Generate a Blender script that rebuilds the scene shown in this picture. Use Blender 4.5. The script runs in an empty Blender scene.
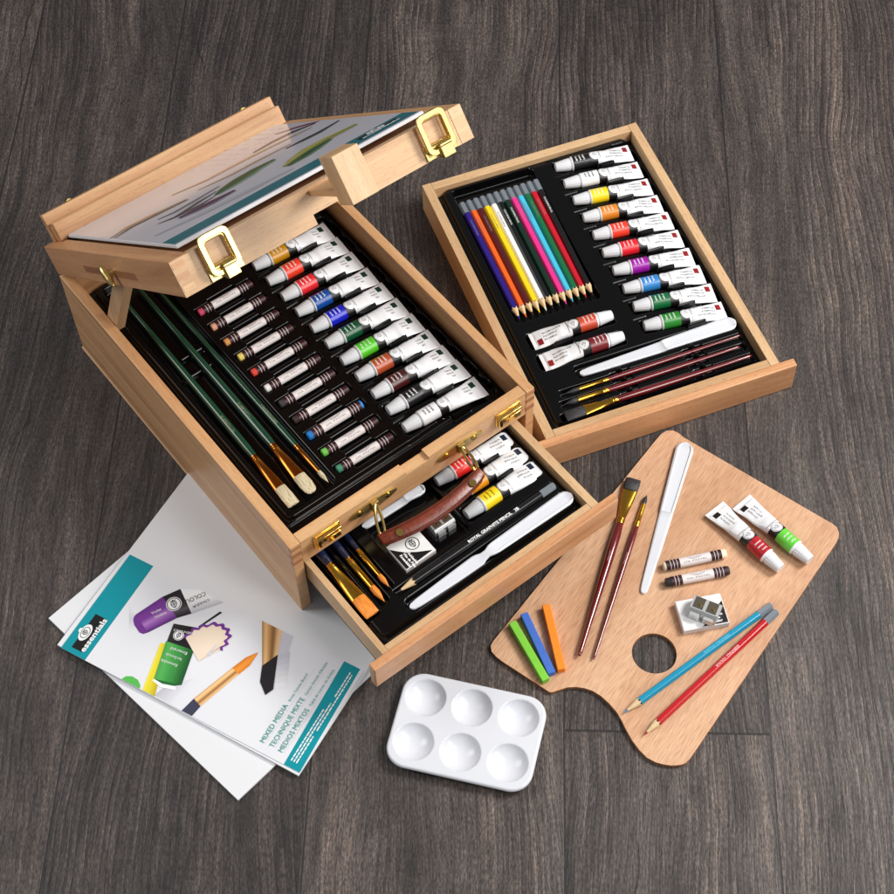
import bpy, math, random
import numpy as np
from mathutils import Matrix, Vector
random.seed(7); RNG = random.Random(11)
PI = math.pi
S = bpy.context.scene
COL = S.collection
sin, cos, rad = math.sin, math.cos, math.radians

# ------------------------------------------------------------------ materials
MATS = {}
def srgb(r, g, b):
    f = lambda c: (c/255/12.92) if c/255 <= .04045 else ((c/255+.055)/1.055)**2.4
    return (f(r), f(g), f(b), 1)
class NT:
    def __init__(s, name):
        s.m = bpy.data.materials.new(name); s.m.use_nodes = True
        s.t = s.m.node_tree; s.b = s.t.nodes['Principled BSDF']
    def n(s, typ, **kw):
        nd = s.t.nodes.new(typ)
        for k, v in kw.items():
            if k in nd.inputs.keys(): nd.inputs[k].default_value = v
            else: setattr(nd, k, v)
        return nd
    def l(s, a, b): s.t.links.new(a, b)
    def math(s, op, a, b=None, c=None, clamp=False):
        nd = s.t.nodes.new('ShaderNodeMath'); nd.operation = op; nd.use_clamp = clamp
        for i, v in enumerate((a, b, c)):
            if v is None: continue
            if isinstance(v, (int, float)): nd.inputs[i].default_value = v
            else: s.l(v, nd.inputs[i])
        return nd.outputs[0]
    def ramp(s, fac, stops, interp='LINEAR'):
        nd = s.t.nodes.new('ShaderNodeValToRGB'); cr = nd.color_ramp; cr.interpolation = interp
        while len(cr.elements) < len(stops): cr.elements.new(.5)
        for e, (p, c) in zip(cr.elements, stops):
            e.position = p; e.color = c if len(c) == 4 else (*c, 1)
        s.l(fac, nd.inputs[0]); return nd.outputs[0]
    def mix(s, mode, fac, a, b):
        nd = s.t.nodes.new('ShaderNodeMix'); nd.data_type = 'RGBA'; nd.blend_type = mode
        for i, v in ((0, fac), (6, a), (7, b)):
            if isinstance(v, (int, float)): nd.inputs[i].default_value = v
            elif isinstance(v, tuple): nd.inputs[i].default_value = v
            else: s.l(v, nd.inputs[i])
        return nd.outputs[2]
def simple(name, col, rough=.5, metal=0, spec=.5, coat=0, bump=0, bscale=400, vary=0, emis=None, trans=0, subs=0):
    if name in MATS: return MATS[name]
    N = NT(name); b = N.b
    b.inputs['Base Color'].default_value = col; b.inputs['Roughness'].default_value = rough
    b.inputs['Metallic'].default_value = metal; b.inputs['Specular IOR Level'].default_value = spec
    b.inputs['Coat Weight'].default_value = coat; b.inputs['Coat Roughness'].default_value = .08
    b.inputs['Transmission Weight'].default_value = trans
    if subs:
        b.inputs['Subsurface Weight'].default_value = subs; b.inputs['Subsurface Radius'].default_value = (.004, .004, .004)
        b.inputs['Subsurface Scale'].default_value = .5
    tc = N.n('ShaderNodeTexCoord')
    if vary:
        nz = N.n('ShaderNodeTexNoise', Scale=bscale*.25, Detail=3.0); N.l(tc.outputs['Object'], nz.inputs['Vector'])
        d = tuple(c*(1-vary) for c in col[:3])+(1,)
        N.l(N.ramp(nz.outputs[0], [(.35, d), (.65, col)]), b.inputs['Base Color'])
        N.l(N.math('MULTIPLY_ADD', nz.outputs[0], .2, rough-.1), b.inputs['Roughness'])
    if bump:
        nz = N.n('ShaderNodeTexNoise', Scale=bscale, Detail=4.0); N.l(tc.outputs['Object'], nz.inputs['Vector'])
        bp = N.n('ShaderNodeBump', Strength=bump, Distance=.0004); N.l(nz.outputs[0], bp.inputs['Height']); N.l(bp.outputs[0], b.inputs['Normal'])
    MATS[name] = N.m; return N.m

def hair(name, dark, light, sc=2600):
    N = NT(name); b = N.b; tc = N.n('ShaderNodeTexCoord')
    mp = N.n('ShaderNodeMapping'); mp.inputs['Scale'].default_value = (60, sc, sc*.5); N.l(tc.outputs['Object'], mp.inputs['Vector'])
    t = N.n('ShaderNodeTexNoise', Scale=1.0, Detail=3.0, Roughness=.7); N.l(mp.outputs[0], t.inputs['Vector'])
    N.l(N.ramp(t.outputs[0], [(.35, dark), (.6, light)]), b.inputs['Base Color']); b.inputs['Roughness'].default_value = .5
    bp = N.n('ShaderNodeBump', Strength=.9, Distance=.0004); N.l(t.outputs[0], bp.inputs['Height']); N.l(bp.outputs[0], b.inputs['Normal'])
    MATS[name] = N.m; return N.m
def wood(name, c_dark, c_mid, c_light, rough=.42, fleck=.55, fine=1.0, ring=1.0, coat=.12, fx=130, fy=1500, ft=(.30, .40), fc=(.42, .30, .22)):
    if name in MATS: return MATS[name]
    N = NT(name); b = N.b
    uv = N.n('ShaderNodeUVMap'); uv.uv_map = 'UVMap'
    def nz(sx, sy, detail=4.0, rg=.6, dist=0.0):
        mp = N.n('ShaderNodeMapping'); mp.inputs['Scale'].default_value = (sx, sy, 1)
        N.l(uv.outputs[0], mp.inputs['Vector'])
        t = N.n('ShaderNodeTexNoise', Scale=1.0, Detail=detail, Roughness=rg, Distortion=dist); N.l(mp.outputs[0], t.inputs['Vector'])
        return t.outputs[0]
    broad = nz(3.2, 55*ring, 3.0, .55, .6)
    col = N.ramp(broad, [(.28, c_dark), (.47, c_mid), (.72, c_light)])
    fib = nz(25, 900*fine, 3.0, .7)
    col = N.mix('MULTIPLY', .55, col, N.ramp(fib, [(.3, (.72, .68, .64)), (.6, (1, 1, 1))]))
    flk = nz(fx, fy*fine, 2.0, .5)
    col = N.mix('MULTIPLY', fleck, col, N.ramp(flk, [(ft[0], fc), (ft[1], (1, 1, 1))]))
    tint = nz(1.3, 9, 2.0, .5)
    col = N.mix('MULTIPLY', .6, col, N.ramp(tint, [(.3, (.86, .80, .76)), (.7, (1, 1, 1))]))
    N.l(col, b.inputs['Base Color'])
    N.l(N.math('MULTIPLY_ADD', fib, .2, rough-.1), b.inputs['Roughness'])
    b.inputs['Coat Weight'].default_value = coat; b.inputs['Coat Roughness'].default_value = .25
    bp = N.n('ShaderNodeBump', Strength=.25, Distance=.0002); N.l(N.math('ADD', fib, flk), bp.inputs['Height']); N.l(bp.outputs[0], b.inputs['Normal'])
    MATS[name] = N.m; return N.m

BEECH = wood('beech_wood', srgb(184, 134, 90), srgb(213, 164, 116), srgb(227, 186, 138))
BEECH_RIM = wood('beech_rim', srgb(190, 136, 88), srgb(212, 160, 110), srgb(226, 180, 132), fleck=.75)
BEECH_PALE = wood('beech_pale', srgb(196, 154, 112), srgb(216, 176, 132), srgb(230, 196, 154))
BEECH_RED = wood('beech_reddish', srgb(186, 130, 86), srgb(212, 156, 110), srgb(224, 172, 126), fleck=.7)
MDF = wood('fibre_edge', srgb(192, 154, 112), srgb(210, 174, 132), srgb(222, 190, 148), ring=.4, fleck=.5, fine=.5, coat=0)
ENDGR = wood('beech_end_grain', srgb(150, 98, 62), srgb(172, 116, 76), srgb(186, 130, 88), fleck=.9, fine=.4)
PLY = wood('palette_plywood', srgb(200, 155, 118), srgb(215, 172, 137), srgb(225, 187, 152), rough=.5, fleck=.7, fine=1.0, ring=.5, coat=.05, fx=75, fy=1350, ft=(.36, .54), fc=(.66, .54, .46))
PLAIN_DARK = simple('dark_cavity_board', srgb(92, 62, 42), .7)

WHITE = simple('white_plastic', srgb(214, 217, 224), .24, bump=.05, bscale=300)
TUBEW = simple('white_tube_paint', srgb(232, 233, 236), .26, coat=.4)
CAPW = simple('white_cap_plastic', srgb(220, 222, 226), .3)
CAPG = simple('translucent_cap_plastic', srgb(196, 200, 204), .35)
BLACK = simple('black_print', srgb(22, 21, 22), .35)
INK = simple('grey_ink', srgb(60, 60, 64), .5)
LINER = simple('black_formed_plastic', srgb(8, 8, 9), .15, spec=.34, bump=.03, bscale=160)
PAPER = simple('white_canvas_board', srgb(226, 228, 232), .6, bump=.06, bscale=1500)
COVER = simple('cover_paper', srgb(228, 230, 236), .35, coat=.15)
FILM = simple('film_wrapped_cover', srgb(214, 214, 224), .16, coat=.25)
BRASS = simple('brass', srgb(232, 196, 112), .16, metal=1, bump=.05, bscale=200)
BRASSB = simple('bright_brass', srgb(226, 200, 128), .27, metal=1, bump=.06, bscale=250)
BRASSD = simple('aged_brass', srgb(206, 178, 112), .42, metal=1, bump=.1, bscale=300, vary=.25)
STEEL = simple('sharpener_metal', srgb(206, 208, 210), .32, metal=.65, bump=.1, bscale=300)
BLADE = simple('blade_steel', srgb(98, 90, 78), .35, metal=.6)
LEATH = simple('brown_leather', srgb(122, 50, 30), .3, bump=.5, bscale=500, vary=.35)
LEATHD = simple('dark_leather_edge', srgb(70, 32, 20), .5, bump=.4, bscale=500)
GOLD = simple('gold_ferrule', srgb(222, 168, 62), .2, metal=1, bump=.04, bscale=120)
COPPER = simple('copper_ferrule', srgb(190, 122, 52), .22, metal=1, bump=.04, bscale=120)
GREENH = simple('green_lacquer', srgb(20, 62, 44), .22, coat=.5)
NAVYH = simple('navy_lacquer', srgb(24, 34, 62), .25, coat=.5)
REDH = simple('maroon_lacquer', srgb(104, 18, 22), .14, coat=1)
HOG = hair('hog_bristle', srgb(150, 128, 88), srgb(232, 220, 186))
TAK = hair('orange_bristle', srgb(196, 92, 14), srgb(248, 160, 58))
BLKB = hair('black_bristle', srgb(14, 13, 14), srgb(58, 56, 60))
CWOOD = simple('pencil_cedar', srgb(222, 194, 150), .6, bump=.2, bscale=600, vary=.15)
DIP = simple('grey_dipped_end', srgb(118, 126, 134), .25, coat=.5)
MAROON = simple('maroon_wrapper', srgb(52, 16, 22), .45)
WRAP = simple('paper_wrapper', srgb(220, 212, 211), .55)
TEAL = simple('teal_print', srgb(0, 146, 160), .35, coat=.15)
TEALF = simple('teal_print_film', srgb(0, 120, 134), .16, coat=.25)
TEALT = simple('teal_letters', srgb(40, 150, 140), .5)
WINK = simple('white_letters', srgb(238, 240, 240), .5)

def floor_mat():
    N = NT('grey_oak_planks'); b = N.b
    tc = N.n('ShaderNodeTexCoord')
    mp = N.n('ShaderNodeMapping'); mp.vector_type = 'POINT'
    mp.inputs['Rotation'].default_value = (0, 0, rad(3.6)); N.l(tc.outputs['Object'], mp.inputs['Vector'])
    sp = N.n('ShaderNodeSeparateXYZ'); N.l(mp.outputs[0], sp.inputs[0])
    X, Y = sp.outputs[0], sp.outputs[1]
    seams = [-1.13, -.92, -.72, -.545, -.380, -.164, .054, .232, .485, .68, .87, 1.06]
    pid = None; dist = None
    for i, s in enumerate(seams):
        g = N.math('GREATER_THAN', X, s); d = N.math('ABSOLUTE', N.math('SUBTRACT', X, s))
        pid = g if pid is None else N.math('ADD', pid, g)
        dist = d if dist is None else N.math('MINIMUM', dist, d)
    # staggered butt ends
    hsh = N.math('FRACT', N.math('MULTIPLY', N.math('SINE', N.math('MULTIPLY', pid, 12.9898)), 437.585))
    # the joint near the palette falls at plank 7
    ysh = N.math('MULTIPLY_ADD', hsh, 1.2, 0.0)
    is7 = N.math('COMPARE', pid, 7.0, .4)
    yoff = N.math('ADD', N.math('MULTIPLY', is7, -.6075), N.math('MULTIPLY', N.math('SUBTRACT', 1.0, is7), N.math('MULTIPLY_ADD', hsh, .2, .22)))
    yy = N.math('DIVIDE', N.math('ADD', Y, yoff), 2.6)
    row = N.math('FLOOR', yy)
    fr = N.math('SUBTRACT', yy, row)
    dend = N.math('MULTIPLY', N.math('MINIMUM', fr, N.math('SUBTRACT', 1.0, fr)), 2.6)
    seam = N.math('MINIMUM', dist, dend)
    pid2 = N.math('ADD', pid, N.math('MULTIPLY', row, 17.3))
    cb = N.n('ShaderNodeCombineXYZ'); N.l(N.math('ADD', X, N.math('MULTIPLY', pid2, 3.17)), cb.inputs[0])
    N.l(N.math('ADD', Y, N.math('MULTIPLY', pid2, 5.31)), cb.inputs[1]); P = cb.outputs[0]
    def nz(sx, sy, sc=1.0, det=5.0, rg=.6, dist_=0.0, vec=None):
        m = N.n('ShaderNodeMapping'); m.inputs['Scale'].default_value = (sx, sy, 1); N.l(vec or P, m.inputs['Vector'])
        t = N.n('ShaderNodeTexNoise', Scale=sc, Detail=det, Roughness=rg, Distortion=dist_); N.l(m.outputs[0], t.inputs['Vector'])
        return t.outputs[0]
    # warped coordinates so that the grain bends
    wn = nz(5, 2.2, 1.0, 2.0, .5)
    wn2 = nz(22, 14, 1.0, 2.0, .5)
    cb2 = N.n('ShaderNodeCombineXYZ'); sp2 = N.n('ShaderNodeSeparateXYZ'); N.l(P, sp2.inputs[0])
    wx = N.math('ADD', N.math('MULTIPLY_ADD', wn, .07, sp2.outputs[0]), N.math('MULTIPLY', wn2, .0022))
    N.l(wx, cb2.inputs[0]); N.l(sp2.outputs[1], cb2.inputs[1]); WP = cb2.outputs[0]
    # cathedral bands
    wv = N.n('ShaderNodeTexWave', Scale=1.0, Distortion=5.0, Detail=2.5); wv.wave_type = 'BANDS'; wv.bands_direction = 'X'; wv.wave_profile = 'SAW'
    wv.inputs['Detail Scale'].default_value = 1.2
    mpw = N.n('ShaderNodeMapping'); mpw.inputs['Scale'].default_value = (46, 2.6, 1); N.l(WP, mpw.inputs['Vector']); N.l(mpw.outputs[0], wv.inputs['Vector'])
    fine = nz(430, 24, 1.0, 4.0, .72, 0, WP)
    pores = nz(620, 60, 1.0, 3.0, .6, 0, WP)
    med = nz(60, 3.2, 1.0, 4.0, .6, .2, WP)
    broad = nz(10, 3.0, 1.0, 4.0, .6, .8)
    cross = nz(40, 260, 1.0, 3.0, .6)
    bandmask = N.ramp(nz(6, 1.2, 1.0, 2.0, .5), [(.46, (0, 0, 0)), (.53, (1, 1, 1))])
    col = N.ramp(med, [(.30, srgb(50, 46, 45)), (.5, srgb(70, 64, 62)), (.70, srgb(90, 83, 79))])
    spk = nz(760, 240, 1.0, 2.0, .6)
    col = N.mix('MULTIPLY', .85, col, N.ramp(fine, [(.34, (.40, .39, .39)), (.50, (.95, .94, .94)), (.64, (1.5, 1.47, 1.45))]))
    col = N.mix('MULTIPLY', .8, col, N.ramp(spk, [(.38, (.50, .49, .49)), (.50, (.98, .98, .98)), (.62, (1.6, 1.58, 1.56))]))
    col = N.mix('MULTIPLY', .7, col, N.ramp(pores, [(.36, (.38, .37, .37)), (.46, (1, 1, 1))]))
    wcol = N.ramp(wv.outputs[0], [(0, (.50, .49, .49)), (.5, (.95, .95, .95)), (.85, (1.15, 1.15, 1.15)), (1, (1.7, 1.68, 1.66))])
    col = N.mix('MULTIPLY', N.math('MULTIPLY', bandmask, .95), col, wcol)
    col = N.mix('MULTIPLY', .8, col, N.ramp(broad, [(.33, (.56, .57, .60)), (.5, (.98, .97, .97)), (.67, (1.42, 1.36, 1.32))]))
    col = N.mix('MULTIPLY', .3, col, N.ramp(cross, [(.35, (.6, .6, .6)), (.5, (1, 1, 1))]))
    # per plank tone
    tone = N.ramp(N.math('FRACT', N.math('MULTIPLY', N.math('ADD', pid2, 3.3), .618)), [(0, (.78, .77, .79)), (1, (1.20, 1.16, 1.12))])
    col = N.mix('MULTIPLY', 1.0, col, tone)
    pale = nz(45, 1.6, 1.0, 4.0, .6, .3, WP)
    col = N.mix('MULTIPLY', .5, col, N.ramp(pale, [(.58, (1, 1, 1)), (.70, (1.7, 1.66, 1.62))]))
    # cracks
    cu = N.math('ADD', N.math('MULTIPLY', sp2.outputs[0], 7.0), N.math('ADD', N.math('MULTIPLY', nz(4, 1.3, 1.0, 3.0, .55), 2.2), N.math('MULTIPLY', nz(30, 24, 1.0, 3.0, .6), .055)))
    ckr = N.math('ABSOLUTE', N.math('SUBTRACT', N.math('FRACT', cu), .5))
    wid = N.math('MULTIPLY', N.math('SUBTRACT', nz(9, 2.4, 1.0, 3.0, .6), .53), .09)
    ckm = N.math('MULTIPLY', N.math('SUBTRACT', wid, ckr), 500.0, clamp=True)
    ckm = N.math('MULTIPLY', ckm, N.math('LESS_THAN', ckr, .0060))
    col = N.mix('MIX', N.math('MULTIPLY', ckm, .75), col, (.008, .007, .007, 1))
    sm = N.math('MULTIPLY', N.math('SUBTRACT', .00120, seam), 2200.0, clamp=True)
    col = N.mix('MIX', N.math('MULTIPLY', sm, .92), col, (.012, .011, .011, 1))
    N.l(col, b.inputs['Base Color'])
    N.l(N.ramp(fine, [(.3, (.62, .62, .62)), (.7, (.40, .40, .40))]), b.inputs['Roughness'])
    b.inputs['Specular IOR Level'].default_value = .45
    h = N.math('ADD', N.math('MULTIPLY', fine, 1.0), N.math('MULTIPLY', pores, .7))
    h = N.math('ADD', h, N.math('MULTIPLY', N.math('MULTIPLY', wv.outputs[0], bandmask), .9))
    h = N.math('ADD', h, N.math('MULTIPLY', cross, .25))
    h = N.math('SUBTRACT', h, N.math('MULTIPLY', sm, .6))
    h = N.math('SUBTRACT', h, N.math('MULTIPLY', ckm, 1.5))
    bp = N.n('ShaderNodeBump', Strength=.6, Distance=.0007); N.l(h, bp.inputs['Height']); N.l(bp.outputs[0], b.inputs['Normal'])
    return N.m

# ------------------------------------------------------------------ mesh builder
TXT = {}
def text_mesh(s, bold=0.0):
    k = (s, bold)
    if k in TXT: return TXT[k]
    cu = bpy.data.curves.new('t', 'FONT'); cu.body = s; cu.size = 1; cu.resolution_u = 2; cu.offset = bold
    o = bpy.data.objects.new('t', cu); COL.objects.link(o)
    bpy.context.view_layer.update()
    me = o.evaluated_get(bpy.context.evaluated_depsgraph_get()).to_mesh()
    vs = [(v.co.x, v.co.y) for v in me.vertices]; fs = [tuple(p.vertices) for p in me.polygons]
    xs = [v[0] for v in vs] or [0]
    vs = [(x-min(xs), y) for x, y in vs]; w = max(xs)-min(xs)
    o.to_mesh_clear(); bpy.data.objects.remove(o); bpy.data.curves.remove(cu)
    TXT[k] = (vs, fs, w); return TXT[k]

class MB:
    def __init__(s): s.v = []; s.f = []; s.m = []; s.sm = []; s.uv = []; s.mats = []
    def mi(s, mat):
        if mat not in s.mats: s.mats.append(mat)
        return s.mats.index(mat)
    def add(s, vs, fs, mat, smooth=False, grain=None, mats=None):
        b = len(s.v); s.v += [tuple(v) for v in vs]; i0 = s.mi(mat) if mat else 0
        off = (RNG.random()*7, RNG.random()*7)
        for k, f in enumerate(fs):
            s.f.append(tuple(b+i for i in f)); s.m.append(s.mi(mats[k]) if mats else i0); s.sm.append(smooth)
            if grain is None: s.uv.append([(0, 0)]*len(f)); continue
            P = [Vector(vs[i]) for i in f]
            n = Vector((0, 0, 0))
            for i in range(len(P)):
                a, c = P[i], P[(i+1) % len(P)]; n += Vector(((a.y-c.y)*(a.z+c.z), (a.z-c.z)*(a.x+c.x), (a.x-c.x)*(a.y+c.y)))
            ax = max(range(3), key=lambda i: abs(n[i])); rest = [i for i in range(3) if i != ax]
            if grain in rest:
                ua = grain; va = [i for i in rest if i != grain][0]
                s.uv.append([(p[ua]+off[0], p[va]+off[1]) for p in P])
            else: s.uv.append([(p[rest[0]]*.35+off[0], p[rest[1]]+off[1]) for p in P])
        return s
    def box(s, x0, x1, y0, y1, z0, z1, mat, grain=0):
        v = [(x, y, z) for x in (x0, x1) for y in (y0, y1) for z in (z0, z1)]
        f = [(0, 1, 3, 2), (4, 6, 7, 5), (0, 4, 5, 1), (2, 3, 7, 6), (0, 2, 6, 4), (1, 5, 7, 3)]
        return s.add(v, f, mat, grain=grain)
    def prism(s, pts, a, b, mat, axis=2, grain=0, smooth=False, side=None):
        def P(p, h):
            return (p[0], p[1], h) if axis == 2 else ((p[0], h, p[1]) if axis == 1 else (h, p[0], p[1]))
        n = len(pts); ar = sum(pts[i][0]*pts[(i+1) % n][1]-pts[(i+1) % n][0]*pts[i][1] for i in range(n))
        if (ar < 0) != (axis == 1): pts = pts[::-1]
        v = [P(p, a) for p in pts]+[P(p, b) for p in pts]
        s.add(v, [tuple(range(n))[::-1], tuple(range(n, 2*n))], mat, grain=grain)
        s.add(v, [(i, (i+1) % n, (i+1) % n+n, i+n) for i in range(n)], side or mat, grain=grain, smooth=smooth)
        return s
    def loft(s, rings, mat, smooth=True, caps=True, mats=None):
        n = len(rings[0]); v = [p for r in rings for p in r]; f = []; mm = []
        for k in range(len(rings)-1):
            for i in range(n):
                j = (i+1) % n; f.append((k*n+i, k*n+j, (k+1)*n+j, (k+1)*n+i)); mm.append(mats[k] if mats else mat)
        s.add(v, f, mat, smooth, mats=mm)
        if caps:
            s.add(rings[0], [tuple(range(n))[::-1]], mats[0] if mats else mat)
            s.add(rings[-1], [tuple(range(n))], mats[-1] if mats else mat)
        return s
    def lathe(s, prof, mat, n=20, z0=0, ell=None, mats=None, caps=True, y0=0):
        """prof: (x, r) along +X; ell: per-station (ry, rz) multipliers"""
        R = []
        for k, p in enumerate(prof):
            ry = p[1]*(ell[k][0] if ell else 1); rz = p[1]*(ell[k][1] if ell else 1)
            R.append([(p[0], y0+ry*cos(2*PI*i/n), z0+rz*sin(2*PI*i/n)) for i in range(n)])
        return s.loft(R, mat, True, caps, mats)
    def tube(s, pts, r, mat, n=10, closed=False, flat=1.0):
        P = [Vector(p) for p in pts]; R = []; up = Vector((0, 0, 1))
        for i, p in enumerate(P):
            a = P[(i-1) % len(P)] if closed or i else p; c = P[(i+1) % len(P)] if closed or i < len(P)-1 else p
            t = (c-a).normalized(); q = t.cross(up)
            if q.length < .05: q = t.cross(Vector((1, 0, 0)))
            q.normalize(); w = q.cross(t).normalized(); rr = r[i] if isinstance(r, (list, tuple)) else r
            R.append([tuple(p+q*rr*cos(2*PI*k/n)+w*rr*flat*sin(2*PI*k/n)) for k in range(n)])
        if closed: R.append(R[0])
        return s.loft(R, mat, True, not closed)
    def text(s, st, size, mat, fn, bold=0.0, align='l', width=None):
        vs, fs, w = text_mesh(st, bold)
        k = size; kx = k if width is None else width/max(w, 1e-6)
        off = {'l': 0, 'c': -w*kx/2, 'r': -w*kx}[align]
        return s.add([fn(x*kx+off, y*k) for x, y in vs], fs, mat)
    def build(s, name, parent=None, bevel=0, M=None, seg=2):
        me = bpy.data.meshes.new(name); me.from_pydata(s.v, [], s.f)
        for m in s.mats: me.materials.append(m)
        me.polygons.foreach_set('material_index', s.m); me.polygons.foreach_set('use_smooth', s.sm)
        ul = me.uv_layers.new(name='UVMap'); ul.data.foreach_set('uv', [c for f in s.uv for p in f for c in p])
        me.update()
        if any(s.sm): me.set_sharp_from_angle(angle=rad(40))
        o = bpy.data.objects.new(name, me); COL.objects.link(o)
        if parent: o.parent = parent
        if M is not None: o.matrix_local = M
        if bevel:
            b = o.modifiers.new('Bevel', 'BEVEL'); b.width = bevel; b.segments = seg; b.limit_method = 'ANGLE'; b.angle_limit = rad(40)
        return o
def tag(o, label, cat, group=None, kind=None):
    if label: o['label'] = label
    if cat: o['category'] = cat
    if group: o['group'] = group
    if kind: o['kind'] = kind
    return o
def thing(name, label, cat, M, group=None):
    o = bpy.data.objects.new(name, None); COL.objects.link(o); o.empty_display_size = .02
    o.matrix_world = M; return tag(o, label, cat, group)
def grid(name, x0, x1, y0, y1, res, hf, mat, skirt=None, capped=False, parent=None, M=None):
    nx = int(round((x1-x0)/res))+1; ny = int(round((y1-y0)/res))+1
    X, Y = np.meshgrid(np.linspace(x0, x1, nx), np.linspace(y0, y1, ny), indexing='ij')
    X, Y, Z = hf(X, Y)
    V = np.stack([X, Y, Z], -1).reshape(-1, 3)
    I = np.arange(nx*ny).reshape(nx, ny)
    F = np.stack([I[:-1, :-1], I[1:, :-1], I[1:, 1:], I[:-1, 1:]], -1).reshape(-1, 4)
    me = bpy.data.meshes.new(name)
    verts = V.tolist(); faces = F.tolist()
    if skirt is not None:
        loop = list(I[:, 0])+list(I[-1, 1:])+list(I[-2::-1, -1])+list(I[0, -2:0:-1]); b = len(verts)
        for i in loop: verts.append([verts[i][0], verts[i][1], skirt])
        n = len(loop)
        for k in range(n): faces.append([int(loop[k]), b+k, b+(k+1) % n, int(loop[(k+1) % n])])
        if capped: faces.append([b+k for k in range(n)][::-1])
    me.from_pydata(verts, [], faces); me.materials.append(mat)
    me.polygons.foreach_set('use_smooth', [True]*len(faces)); me.update(); me.set_sharp_from_angle(angle=rad(75))
    o = bpy.data.objects.new(name, me); COL.objects.link(o)
    if parent: o.parent = parent
    if M is not None: o.matrix_world = M
    return o
def rbox(X, Y, x0, x1, y0, y1, r, ang=0, cx=None, cy=None):
    mx, my = (x0+x1)/2, (y0+y1)/2
    dx, dy = X-mx, Y-my
    if ang: dx, dy = dx*cos(ang)+dy*sin(ang), -dx*sin(ang)+dy*cos(ang)
    qx = np.abs(dx)-(x1-x0)/2+r; qy = np.abs(dy)-(y1-y0)/2+r
    return np.hypot(np.maximum(qx, 0), np.maximum(qy, 0))+np.minimum(np.maximum(qx, qy), 0)-r
def bead(d, w, h): return h*np.sqrt(np.clip(1-(d/w)**2, 0, 1))
def sm(d, w):  # 1 inside, 0 outside
    t = np.clip(-d/w, 0, 1); return t*t*(3-2*t)

# ------------------------------------------------------------------ frames measured in the place
def T3(x, y, z, a=0): return Matrix.Translation((x, y, z)) @ Matrix.Rotation(a, 4, 'Z')
CASE = T3(-.13663, .72671, 0, .6299)
TRAY = T3(.09288, .88115, 0, .32608)
W, L, HC = .269, .3818, .1165
TW, TL, TH = .2430, .3394, .037
LIDW, LIDL, LIDT = .2673, .3975, .0295
LID = Matrix.Translation((-.0002+LIDW/2, .3782, .1176)) @ Matrix.Rotation(-.0121, 4, 'Z') @ Matrix.Rotation(-.7229, 4, 'X') @ Matrix.Rotation(.0146, 4, 'Y') @ Matrix.Translation((-LIDW/2, 0, 0))
# lid frame: x = u, y = -d (towards the raised edge is -y), z = outward

# ------------------------------------------------------------------ floor
fm = MB(); fm.add([(-4, -3.5, 0), (4, -3.5, 0), (4, 5, 0), (-4, 5, 0)], [(0, 1, 2, 3)], floor_mat())
fl = fm.build('floor'); tag(fl, None, None, kind='structure')

# ------------------------------------------------------------------ easel case
case = thing('easel_box', 'open beech wood table easel box with raised lid, pulled-out drawer and leather handle', 'easel box', CASE)
b = MB()
b.box(0, .0105, 0, L, .003, HC, BEECH, 1)
b.build('side_wall', case, .0007)
b = MB(); b.box(W-.0095, W, 0, L, .003, HC, BEECH, 1); b.build('side_wall', case, .0007)
b = MB(); b.box(.0108, W-.0098, L-.011, L-.0002, .003, HC-.0003, BEECH, 0); b.build('back_wall', case, .0007)
b = MB()
rail = [(.0108, .082), (W-.0098, .082), (W-.0098, HC-.0004), (.149, HC-.0004), (.149, HC-.0042), (.124, HC-.0042), (.124, HC-.0004), (.0108, HC-.0004)]
b.prism(rail, .0003, .011, BEECH, axis=1, grain=0)
for u0, u1 in ((-.0002, .0107), (W-.0097, W+.0002)):
    for z0, z1 in ((.0865, .0925), (.0985, .1045), (.1095, .1135)):
        b.box(u0, u1, -.00025, .004, z0, z1, ENDGR, 1)
b.build('front_rail', case, .0005)
b = MB(); b.box(-.001, W+.001, -.001, L+.001, 0, .003, BEECH_PALE, 1); b.build('base_board', case, .0004)
b = MB(); b.box(.0107, W-.0097, .0112, L-.0112, .0395, .0435, PLAIN_DARK, 1)
b.box(.0107, .018, .0112, L-.0112, .0436, .047, BEECH, 1)
b.build('runner_shelf', case)
b = MB(); b.box(.0107, W-.0097, .0115, L-.0112, .0795, .0815, PLAIN_DARK, 1); b.build('compartment_floor', case)

# lid struts
def strut(u):
    m = MB(); A = Vector((u, .310, .103)); B = Vector((u, .254, .226))
    d = (B-A).normalized(); n = Vector((0, d.z, -d.y)); w = .0075
    pts = [A-n*w, A+n*w, B+n*w, B-n*w]
    m.prism([(p.y, p.z) for p in pts], u, u+.010, BEECH_PALE, axis=0, grain=2)
    m.build('lid_strut', case, .0006)
strut(.0108); strut(W-.0200)

# lid
lid = bpy.data.objects.new('lid', None); COL.objects.link(lid); lid.parent = case; lid.matrix_local = LID; lid.empty_display_size = .02
lid['label'] = 'raised lid with a canvas board on it'
T = LIDT
b = MB()
b.box(0, .0165, -LIDL, -.0001, 0, T, BEECH_RED, 1); b.box(LIDW-.0115, LIDW, -LIDL, -.0001, 0, T, BEECH, 1)
b.build('lid_side', lid, .0006)
b = MB()
fr = [(.0167, .0002), (.118, .0002), (.118, .0085), (.150, .0085), (.150, .0002), (LIDW-.0117, .0002), (LIDW-.0117, T-.0003), (.0167, T-.0003)]
b.prism(fr, -LIDL+.0002, -LIDL+.0105, BEECH_PALE, axis=1, grain=0)
b.add([(0, -LIDL-.0002, .0002), (.0166, -LIDL-.0002, .0002), (.0166, -LIDL-.0002, T-.0004), (0, -LIDL-.0002, T-.0004)], [(0, 1, 2, 3)], BEECH_PALE, grain=0)
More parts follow.
